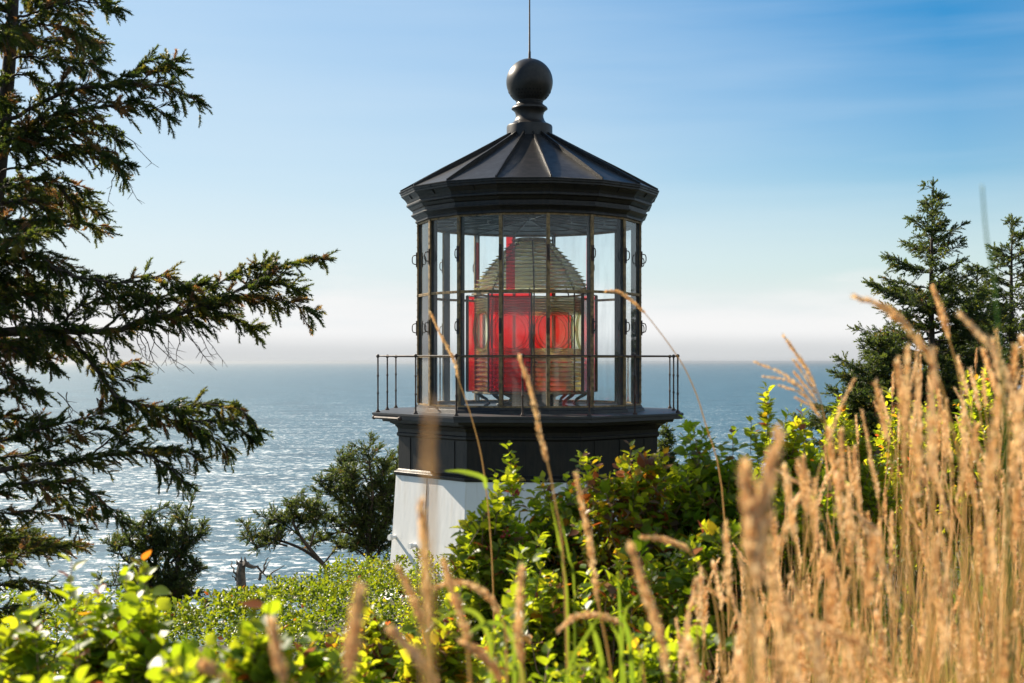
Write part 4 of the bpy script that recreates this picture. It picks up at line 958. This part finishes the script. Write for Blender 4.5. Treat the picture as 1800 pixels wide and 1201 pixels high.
# close, out-of-focus foliage along the bottom left
NEAR = [(30, 1060, 110, 2.5, 'broad-leaved shrub in the lower left corner, in front of the spruce boughs', [(125, 985), (60, 1040)]),
        (165, 1040, 85, 2.8, 'bright young shrub with upright leaf tips against the water', [(175, 1010), (228, 965), (240, 985)]),
        (255, 1048, 70, 2.6, 'shrub with large yellow-green leaves in front of the dark bushy conifer', [(262, 1000)]),
        (345, 1078, 85, 2.1, 'broad-leaved shrub below the dead stump', []),
        (462, 1066, 70, 1.9, 'shrub with the largest blurred leaf in front of the bright ground cover', [(450, 1048)]),
        (110, 1130, 120, 1.7, 'nearest broad-leaved shrub along the bottom edge, far left', []),
        (330, 1130, 120, 1.6, 'nearest broad-leaved shrub along the bottom edge, with rust-coloured leaves', []),
        (540, 1098, 80, 2.6, 'glossy round-leaved shrub along the bottom edge left of the grass stalks', []),
        (640, 1125, 80, 2.9, 'round-leaved shrub along the bottom edge under the tower foot', []),
        (520, 1160, 110, 1.9, 'dark glossy shrub at the bottom edge, third from the left corner', [])]
for i, (px, yt, wpx, d, lab, spg) in enumerate(NEAR):
    d *= 1.3; yt += 12
    shrub(px, yt, wpx, d, lab, 200 + i, leaf=0.055, nspr=80 if d < 2.8 else 90, tpl=LEAF_HI, tintm=0.38, autumn=0.08, sprigs=spg, slen=0.16, twigs=26, per=9, ry=0.8)
shrub(860, 1120, 110, 3.4, 'low shrub at the bottom edge between the grass stalks', 220, nspr=120, leaf=0.05, autumn=0.15, berries=3)
shrub(1010, 1110, 120, 3.8, 'dark low shrub behind the broad green grass blades', 221, nspr=110, leaf=0.05, tintm=0.3, autumn=0.08)
shrub(1180, 1080, 120, 3.9, 'dark low shrub at the left foot of the golden grass', 222, nspr=110, leaf=0.05, tintm=0.35, autumn=0.1)

# ground cover over the slope
def cover(label, name, n, xr, yr, seed, leaf, hgt, tintm, wide=0.5, per=9):
    rng = np.random.RandomState(seed)
    x = rng.uniform(*xr, n); y = rng.uniform(*yr, n)
    ok = (np.abs(x) / np.maximum(y, 0.1) < wide) & (y < edge(x) + 4) & ((x - CX) ** 2 + (y - CY) ** 2 > 2.5 ** 2)
    x, y = x[ok], y[ok]; n = len(x)
    hh = hgt * (0.75 + 0.25 * np.sin(x * 2.3 + 1) * np.sin(y * 1.9)) * rng.uniform(0.8, 1.05, n)
    tip = np.stack([x, y, hill(x, y) + hh], 1)
    sdir = norm(np.array([0, 0, 1.0]) + rng.normal(0, 0.35, (n, 3))); ln = 0.16 * rng.uniform(0.7, 1.2, n)
    idx = np.repeat(np.arange(n), per); f = np.tile(np.arange(per), n) / per + rng.uniform(0, .1, len(idx))
    pos = tip[idx] - sdir[idx] * (ln[idx] * (1 - f))[:, None]
    rd = rng.normal(0, 1, (len(idx), 3)); rd[:, 2] *= 0.3
    ld = norm(norm(rd) + sdir[idx] * (0.3 + 0.9 * f)[:, None])
    sp = np.clip(rng.normal(tintm, 0.15, n), 0, 0.8)
    tint = np.clip(sp[idx] + 0.3 * (f - 0.5) + rng.normal(0, 0.07, len(idx)), 0, 0.8); au = rng.rand(len(idx)) < 0.03; tint[au] = rng.uniform(0.84, 1, au.sum())
    V, T, tn = inst(LEAF_LO[0], LEAF_LO[1], pos, ld, sdir[idx] + rng.normal(0, 0.4, (len(idx), 3)), leaf * rng.uniform(0.6, 1.2, len(idx)), tint)
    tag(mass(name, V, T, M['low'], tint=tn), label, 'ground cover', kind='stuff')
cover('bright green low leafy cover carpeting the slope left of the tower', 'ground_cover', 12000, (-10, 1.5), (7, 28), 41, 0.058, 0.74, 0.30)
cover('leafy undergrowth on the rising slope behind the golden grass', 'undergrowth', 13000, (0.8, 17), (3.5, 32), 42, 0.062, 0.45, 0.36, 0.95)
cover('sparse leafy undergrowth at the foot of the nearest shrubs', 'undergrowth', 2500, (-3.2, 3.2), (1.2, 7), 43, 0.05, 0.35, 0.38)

# ---------------------------------------------------------------- grasses
SPK = (np.array([(-0.30, 0.0, 0), (0.30, 0.0, 0.0), (0.42, 0.45, 0.06), (-0.42, 0.45, 0.06), (0, 1.15, 0.0)], float), np.array([(0, 1, 2), (0, 2, 3), (3, 2, 4)]))
def head_arrays(P, rad, rng, dens=1.0, loose=0.5):
    """Seed head along polyline P (root to tip): many small spikelets."""
    seg = np.linalg.norm(np.diff(P, axis=0), axis=1); cum = np.concatenate([[0], np.cumsum(seg)]); Lh = cum[-1]
    n = int(230 * dens); t = rng.rand(n) ** 0.95
    pos = np.stack([np.interp(t * Lh, cum, P[:, k]) for k in range(3)], 1)
    tg = norm(np.stack([np.interp(np.minimum(t * Lh + .004, Lh), cum, P[:, k]) - np.interp(np.maximum(t * Lh - .004, 0), cum, P[:, k]) for k in range(3)], 1))
    rd = rng.normal(0, 1, (n, 3)); rd = norm(rd - tg * (rd * tg).sum(1, keepdims=True))
    pr = np.clip(np.sin(np.pi * (0.08 + 0.86 * t) ** 0.75), 0.15, 1) * (1 + 0.18 * np.sin(t * 21 + rng.rand() * 6))
    r_ = rad * pr * np.sqrt(rng.uniform(0.1, 1, n))
    pos = pos + rd * r_[:, None] * 0.75
    dd = norm(tg + rd * loose * rng.uniform(0.3, 1.2, n)[:, None])
    sz = rad * rng.uniform(0.9, 1.6, n)
    return inst(SPK[0], SPK[1], pos, dd, rd, np.stack([sz * 0.55, sz * 1.25, sz], 1), np.clip(rng.normal(0.5, 0.2, n), 0, 0.95))
def stalk(name, P, hl, rad, rng, label=None, group=None, green=False, extra=(), org=None, base_tint=0.5, loose=0.5, dens=1.0):
    """P root to tip; hl = head length in metres."""
    seg = np.linalg.norm(np.diff(P, axis=0), axis=1); cum = np.concatenate([[0], np.cumsum(seg)]); Lt = cum[-1]
    m = MB(); m.tube([Vector(p) for p in P], list(np.linspace(0.0024, 0.0010, len(P))), 5)
    for E in extra: m.tube([Vector(p) for p in E], 0.0008, 4)
    V, T = tri(m); tint = np.clip(np.full(len(V), (0.1 if green else 0.68)) + rng.normal(0, 0.05), 0, 1)
    o = mass(name, V, T, M['blade'], tint=tint, org=org if org is not None else tuple(P[0]))
    if hl > 0:
        ts = np.linspace(Lt - hl, Lt, 14)
        H = np.stack([np.interp(ts, cum, P[:, k]) for k in range(3)], 1)
        A = [head_arrays(H, rad, rng, dens, loose)] + [head_arrays(E[len(E) // 4:], rad * 0.8, rng, 0.6) for E in extra]
        VV = []; TT = []; NN = []; off = 0
        for V, T, tn in A: VV.append(V); TT.append(T + off); NN.append(np.clip(tn + base_tint - 0.5, 0, 1)); off += len(V)
        mass('seed_head', np.concatenate(VV), np.concatenate(TT), M['straw'], o, tint=np.concatenate(NN), smooth=False, org=tuple(o.location))
    return tag(o, label, 'grass', group)
rng = np.random.RandomState(77)
SINGLE = [   # (points tip to root in the photo, head end index, distance, head radius, label)
 ([(757, 550), (776, 592), (797, 632), (806, 668), (830, 740), (850, 830), (865, 1000), (872, 1300)], 3, 4.2, .0075, 'brown grass head leaning in front of the lower left lantern panes', 0),
 ([(914, 630), (934, 690), (948, 760), (962, 812), (975, 880), (990, 1000), (1000, 1400)], 3, 2.9, .0085, 'brown grass head standing in front of the gallery deck and railing', 0),
 ([(1066, 512), (1086, 512), (1112, 530), (1136, 553), (1180, 610), (1212, 662), (1240, 740), (1275, 900), (1290, 1400)], 3, 4.2, .0075, 'nodding grass head reaching over the right lantern panes on a long green stem', 0),
 ([(1012, 835), (1026, 900), (1040, 980), (1052, 1062), (1076, 1201), (1085, 1450)], 3, 2.5, .0085, 'pale tall grass head in front of the brown-leaved shrub', 0),
 ([(739, 885), (746, 960), (752, 1040), (757, 1110), (765, 1230), (768, 1600)], 3, 1.55, .0080, 'blurred upright grass head in front of the white tower wall', 0),
 ([(757, 715), (755, 800), (758, 900), (757, 1000), (757, 1300), (757, 2600)], 2, 0.62, .0024, 'very close blurred grass stalk crossing the black gallery wall', 0),
 ([(917, 1003), (913, 1060), (911, 1120), (917, 1165), (919, 1260), (922, 1600)], 3, 1.9, .0085, 'short upright grass head below the berry bush', 0),
 ([(985, 1106), (1012, 1084), (1048, 1080), (1092, 1096), (1125, 1150), (1135, 1300), (1138, 1500)], 3, 2.5, .0085, 'arched grass head bending left over the broad green blades', 0),
 ([(1110, 965), (1130, 1030), (1154, 1100), (1170, 1180), (1182, 1300), (1188, 1700)], 3, 1.75, .0085, 'leaning grass head left of the golden stand, at the bottom edge', 0),
 ([(1130, 945), (1166, 948), (1212, 970), (1250, 1040), (1268, 1201), (1272, 1450)], 2, 2.7, .0080, 'grass head bent sideways in front of the dark thicket', 0),
 ([(1310, 828), (1318, 900), (1316, 980), (1310, 1100), (1308, 1800)], 2, 1.25, .0095, 'thick blurred grass head, shorter of the pair left of the golden stand', 0),
 ([(1366, 770), (1350, 850), (1334, 940), (1326, 1040), (1318, 1200), (1312, 1900)], 3, 1.25, .0105, 'thick blurred grass head, taller of the pair left of the golden stand', 0),
 ([(1504, 522), (1550, 538), (1596, 578), (1636, 640), (1662, 720), (1690, 900), (1700, 1500)], 3, 2.1, .0085, 'long arched grass head bending left in front of the tall pointed spruce', 0),
 ([(1640, 506), (1655, 548), (1668, 596), (1690, 690), (1712, 900), (1718, 1400)], 2, 2.7, .0085, 'highest upright grass head in front of the tall pointed spruce', 0),
 ([(1726, 325), (1734, 420), (1746, 490), (1754, 600), (1762, 720), (1775, 1201), (1780, 1900)], 0, 1.5, .004, 'thin green grass stem rising above the spruces into the sky', 1),
 ([(478, 1098), (488, 1145), (500, 1201), (508, 1320), (512, 1900)], 2, 1.4, .0075, 'grass head at the bottom edge among the glossy shrubs, second stalk from the left', 0),
 ([(631, 1043), (623, 1110), (614, 1190), (608, 1320), (606, 2100)], 2, 1.15, .0085, 'thick blurred grass head at the bottom edge below the tower foot', 0),
 ([(362, 1172), (378, 1196), (398, 1260), (405, 1900)], 1, 1.4, .0075, 'leftmost grass head, at the bottom edge', 0),
 ([(778, 985), (796, 1040), (812, 1090), (822, 1140), (830, 1300), (834, 1700)], 3, 1.8, .0075, 'grass head leaning right at the foot of the tower', 0),
 ([(768, 1032), (805, 1024), (848, 1040), (880, 1085), (890, 1150), (893, 1500)], 3, 2.2, .0075, 'arched grass head bending left at the foot of the tower', 0),
 ([(700, 1000), (722, 1045), (740, 1100), (750, 1201), (755, 1700)], 2, 1.7, .0065, 'faint slanting grass head in front of the tower foot', 0),
 ([(690, 1110), (730, 1150), (770, 1201), (790, 1300), (800, 1800)], 2, 1.5, .0080, 'grass head slanting right at the bottom edge below the tower', 0),
 ([(815, 1130), (850, 1155), (880, 1201), (895, 1300), (900, 1700)], 2, 1.8, .0080, 'grass head slanting right at the bottom edge below the berry bush', 0)]
for pts, he, d, rad, lab, gr in SINGLE:
    P = smoothpoly([at(x, y, d) for x, y in pts], 36)
    P[:, 1] += np.linspace(0, 1, 36) ** 1.5 * rng.uniform(-.06, .06)
    hl = sum((at(*pts[i], d) - at(*pts[i + 1], d)).length for i in range(he))
    P = P[::-1]
    gz = float(hill(P[0][0], P[0][1]))
    P = np.vstack([[P[0][0], P[0][1], min(gz, P[0][2]) - 0.02], P]) if P[0][2] > gz else P[np.searchsorted(P[:, 2], gz - 0.05):]
    stalk('grass_stalk', P, hl, rad * 0.8, rng, lab, green=bool(gr), base_tint=0.42)
# the branching plume
d = 3.3; J = (1452, 748)
mainP = smoothpoly([at(x, y, d) for x, y in [(1378, 592), (1412, 640), (1438, 692), J, (1472, 850), (1490, 1201), (1495, 1500)]], 40)[::-1]
ex = []
for tip, mid, j in [((1328, 637), (1385, 662), (1436, 706)), ((1342, 662), (1392, 672), (1440, 716)), ((1394, 632), (1422, 672), (1444, 712)), ((1370, 678), (1412, 694), (1448, 736)), ((1396, 655), (1425, 690), (1447, 728)), ((1400, 700), (1430, 718), (1452, 752))]:
    ex.append(smoothpoly([at(*j, d), at(*mid, d + rng.uniform(-.04, .04)), at(*tip, d + rng.uniform(-.06, .06))], 14))
stalk('grass_stalk', mainP, 0.15, .0055, rng, 'branching feathery grass plume rising over the sea beside the light green leader', extra=ex, base_tint=0.45)

# the golden stand on the right: one set of variants, each stalk an object of its own
def contour(px): return np.interp(px, [1180, 1250, 1330, 1400, 1450, 1500, 1560, 1640, 1720, 1830], [1060, 950, 880, 790, 735, 655, 610, 575, 545, 590])
GL = 'golden grass stalk with a fuzzy seed head, in the dense dry stand on the right'
GG = 'golden grass stalks in the dense stand on the right'
protos = []
for v in range(16):
    h = 1.9; lean = rng.uniform(-0.10, 0.16); nod = [0.0, 0.01, 0.02, 0.0, 0.03, 0.015, 0.05, 0.0, 0.11, 0.02, 0.01, 0.035, 0.0, 0.06, 0.02, 0.005][v]
    t = np.linspace(0, 1, 30)
    hl = rng.uniform(0.085, 0.15)
    P = np.stack([-lean * t ** 2 - nod * np.clip((t - 0.88) / 0.12, 0, 1) ** 2, 0.05 * np.sin(t * 3 + v) * t, h * t - nod * 0.6 * np.clip((t - 0.9) / 0.1, 0, 1) ** 2], 1)
    P[1:, :2] += np.cumsum(rng.normal(0, 0.0022, (29, 2)), 0)
    o = stalk('grass_stalk', P, hl, rng.uniform(0.0038, 0.0078), rng, GL, GG, base_tint=rng.uniform(0.25, 0.95), org=(0, 0, 0), loose=rng.choice([0.3, 0.45, 0.6, 1.0, 1.4]), dens=rng.uniform(0.55, 1.1))
    protos.append((o, P[-1].copy()))
NST = 256; cnt = 0; used = set()
while cnt < NST:
    px = rng.uniform(1185, 1835); c_ = contour(px)
    py = c_ + (1215 - c_) * rng.rand() ** 1.0 + rng.normal(0, 10)
    if px < 1290 and rng.rand() < 0.6: continue
    fr = (py - c_) / (1215 - c_)
    d = rng.choice([rng.uniform(1.5, 2.2), rng.uniform(2.2, 3.4), rng.uniform(3.2, 5.0)], p=[0.18, 0.50, 0.32])
    if d > 3.4 and fr < 0.12: d = rng.uniform(2, 3)
    tip = at(px, py, d)
    gz = float(hill(tip.x, tip.y))
    k = rng.randint(len(protos)); src, ptip = protos[k]
    az = rng.uniform(-1.1, 1.1) + (math.pi if rng.rand() < 0.25 else 0); s = rng.uniform(0.9, 1.12)
    rot = Matrix.Rotation(az, 4, 'Z') @ Matrix.Rotation(rng.normal(0, 0.07), 4, 'X') @ Matrix.Rotation(rng.normal(-0.02, 0.08), 4, 'Y')
    loc = tip - (rot @ Vector(ptip)) * s
    if loc.z > gz - 0.02: continue
    if k not in used:
        o = src; used.add(k); kids = []
    else:
        o = src.copy(); COL.objects.link(o); kids = list(src.children)
    o.rotation_euler = rot.to_euler(); o.location = loc; o.scale = (s, s, s)
    for ch in kids:
        c2 = ch.copy(); COL.objects.link(c2); c2.parent = o; c2.matrix_parent_inverse = Matrix()
    cnt += 1
for o, _ in protos:
    for ch in o.children: ch.matrix_parent_inverse = Matrix()

# the rest of the stand, smaller in the picture than the ones above
VS, TS, NS, off = [], [], [], 0
for i in range(130):
    px = 1800 - 560 * rng.rand() ** 1.25 + rng.uniform(0, 40); c_ = contour(px) + 25
    py = c_ + (1210 - c_) * rng.rand() ** 1.1; d = rng.uniform(2.6, 5.5)
    tip = np.array(at(px, py, d)); gz = float(hill(tip[0], tip[1]))
    if tip[2] < gz + 0.3: continue
    h = tip[2] - gz + 0.05; t = np.linspace(0, 1, 14); le = rng.normal(-0.05, 0.09); nod = abs(rng.normal(0, 0.03))
    b0 = np.array([tip[0] + le + nod, tip[1] + rng.normal(0, .05), gz - 0.05])
    P = b0 + np.outer(t, [0, tip[1] - b0[1], h]); P[:, 0] += (tip[0] - b0[0] + nod) * t ** 2 - nod * np.clip((t - 0.88) / 0.12, 0, 1) ** 2
    m = MB(); m.tube([Vector(p) for p in P], list(np.linspace(0.0022, 0.001, 14)), 4); V, T = tri(m)
    VS.append(V); TS.append(T + off); NS.append(np.full(len(V), rng.uniform(0.2, 0.7))); off += len(V)
    k = np.linspace(1 - rng.uniform(0.07, 0.13) / h, 1, 10)
    H = np.stack([np.interp(k, t, P[:, q]) for q in range(3)], 1)
    V, T, tn = head_arrays(H, rng.uniform(0.0042, 0.0066), rng, rng.uniform(.5, 1), rng.choice([.3, .5, .9]))
    VS.append(V); TS.append(T + off); NS.append(np.clip(tn + rng.uniform(-.25, .25), 0, 0.95)); off += len(V)
tag(mass('grass', np.concatenate(VS), np.concatenate(TS), M['straw'], tint=np.concatenate(NS), smooth=False), 'smaller golden seed heads filling the depth of the dry grass stand', 'grass', kind='stuff')

# headless dry stems and blades between them, too many to count
def blades(name, n, sampler, seed, label, wid=(0.0015, 0.0035), hr=(0.7, 1.3), tintf=None, bend=0.35):
    rng = np.random.RandomState(seed); V = []; T = []; NN = []
    x, y = sampler(rng, n); n = len(x)
    z = hill(x, y) - 0.03; h = rng.uniform(*hr, n); az = rng.uniform(0, 2 * np.pi, n); b = np.abs(rng.normal(0, bend, n)) * h * 0.6; wdt = rng.uniform(*wid, n)
    fa = az + np.pi / 2 + rng.normal(0, 0.6, n)
    tn = tintf(rng, n)
    rows = 6; allv = []
    for i in range(rows):
        t = i / (rows - 1)
        cx = x + np.cos(az) * b * t ** 2.2; cy = y + np.sin(az) * b * t ** 2.2; cz = z + h * (t - 0.18 * (b / h) * t ** 3)
        ww = wdt * (1 - 0.85 * t ** 1.5)
        allv.append(np.stack([cx - np.cos(fa) * ww, cy - np.sin(fa) * ww, cz], 1)); allv.append(np.stack([cx + np.cos(fa) * ww, cy + np.sin(fa) * ww, cz], 1))
    V = np.stack(allv, 1); k = 2 * rows
    tt = []
    for i in range(rows - 1): a = 2 * i; tt += [(a, a + 1, a + 3), (a, a + 3, a + 2)]
    T = np.array(tt)[None] + (np.arange(n) * k)[:, None, None]
    tag(mass(name, V.reshape(-1, 3), T.reshape(-1, 3), M['blade'], tint=np.repeat(tn, k)), label, 'grass', kind='stuff')
def right_s(rng, n):
    y = rng.uniform(1.5, 6.5, n); x = rng.uniform(0.14, 0.62, n) * y
    keep = rng.rand(n) < np.clip((x / y - 0.12) / 0.12, 0.05, 1)
    return x[keep], y[keep]
blades('grass', 8000, right_s, 61, 'dry golden and reddish grass stems packed between the seed heads', tintf=lambda r, n: np.where(r.rand(n) < 0.32, r.uniform(0.05, 0.45, n), r.uniform(0.56, 1.0, n)), hr=(0.6, 1.15))
def mid_s(rng, n):
    y = rng.uniform(2.0, 5.0, n); x = rng.uniform(-0.16, 0.18, n) * y; return x, y
blades('grass', 260, mid_s, 62, 'scattered green grass blades among the low shrubs', tintf=lambda r, n: np.where(r.rand(n) < 0.75, r.uniform(0.0, 0.4, n), r.uniform(0.55, 0.9, n)), hr=(0.5, 1.0), wid=(0.002, 0.005), bend=0.5)
# broad green blades in front of the dark shrub
def clump(name, label, lst, d):
    b0 = at(*lst[0][0][-1], d)
    root = empty(name, (b0.x, d, float(hill(b0.x, d))), label, 'grass')
    for pts, wd in lst:
        P = smoothpoly([at(x, y, d + 0.02 * k) for k, (x, y) in enumerate(pts)], 16)
        V = []; T = []
        for i, p in enumerate(P):
            t = i / 15; ww = wd * min(1, 0.1 + 3.2 * t) * (1 if t < 0.7 else 1 - 0.4 * (t - 0.7))
            tg = P[min(i + 1, 15)] - P[max(i - 1, 0)]; sd = norm(np.cross(tg, np.array([0.15, -0.9, 0.3])))
            ww *= 0.8; V += [p - sd * ww, p + np.array([0, ww * 0.5, -ww * .3]), p + sd * ww]
        for i in range(15):
            a = 3 * i
            T += [(a, a + 1, a + 4), (a, a + 4, a + 3), (a + 1, a + 2, a + 5), (a + 1, a + 5, a + 4)]
        mass('blade', np.array(V), np.array(T), M['blade'], root, tint=np.full(len(V), rng.uniform(0.25, 0.46)), org=root.location)
clump('grass_tuft', 'tuft of broad green grass blades at the bottom edge under the arched seed head', [
    ([(1060, 1075), (1030, 1120), (1000, 1180), (985, 1300)], .0045), ([(1035, 1090), (1050, 1130), (1062, 1201), (1066, 1350)], .006), ([(1090, 1075), (1105, 1120), (1112, 1201), (1115, 1350)], .006),
    ([(1072, 1095), (1090, 1130), (1098, 1201), (1100, 1350)], .004), ([(1140, 1120), (1128, 1160), (1120, 1230), (1118, 1350)], .004), ([(950, 1195), (1000, 1178), (1040, 1172), (1090, 1230), (1095, 1350)], .004)], 2.4)
clump('grass_tuft', 'green upright grass blades in front of the dense berry shrub', [
    ([(968, 880), (984, 960), (992, 1010), (998, 1100), (1000, 1500)], .004), ([(985, 905), (1000, 980), (1010, 1060), (1012, 1500)], .0025), ([(1085, 1000), (1090, 1080), (1092, 1201), (1092, 1500)], .004), ([(1130, 1040), (1112, 1060), (1095, 1120), (1090, 1500)], .0035)], 2.9)
clump('grass_tuft', 'yellow-green grass leaf pointing left across the bottom of the black gallery wall', [([(782, 828), (810, 829), (840, 836), (851, 842), (853, 850), (855, 858)], .0075)], 3.0)
clump('grass_tuft', 'pale green blades drooping at the foot of the tower', [
    ([(745, 1110), (790, 1080), (830, 1075), (855, 1110), (865, 1201), (868, 1600)], .005), ([(800, 1140), (830, 1110), (870, 1095), (900, 1120), (905, 1201), (905, 1600)], .005), ([(880, 1160), (900, 1175), (920, 1210), (925, 1600)], .006)], 2.2)

# ---------------------------------------------------------------- sea air
mz, tz, oz = mat('haze')
pv = N(tz, 'ShaderNodeVolumePrincipled'); pv.inputs['Color'].default_value = (0.72, 0.74, 0.76, 1); pv.inputs['Density'].default_value = 0.000038; pv.inputs['Anisotropy'].default_value = 0.8
tz.links.new(pv.outputs[0], oz.inputs['Volume'])
mb = MB(); mb.box((0, 0, EYE / 2 + 4), 119000, 119000, EYE + 14)
hz = tag(mb.build('haze', mz), 'thin pale sea haze', 'haze', kind='stuff')
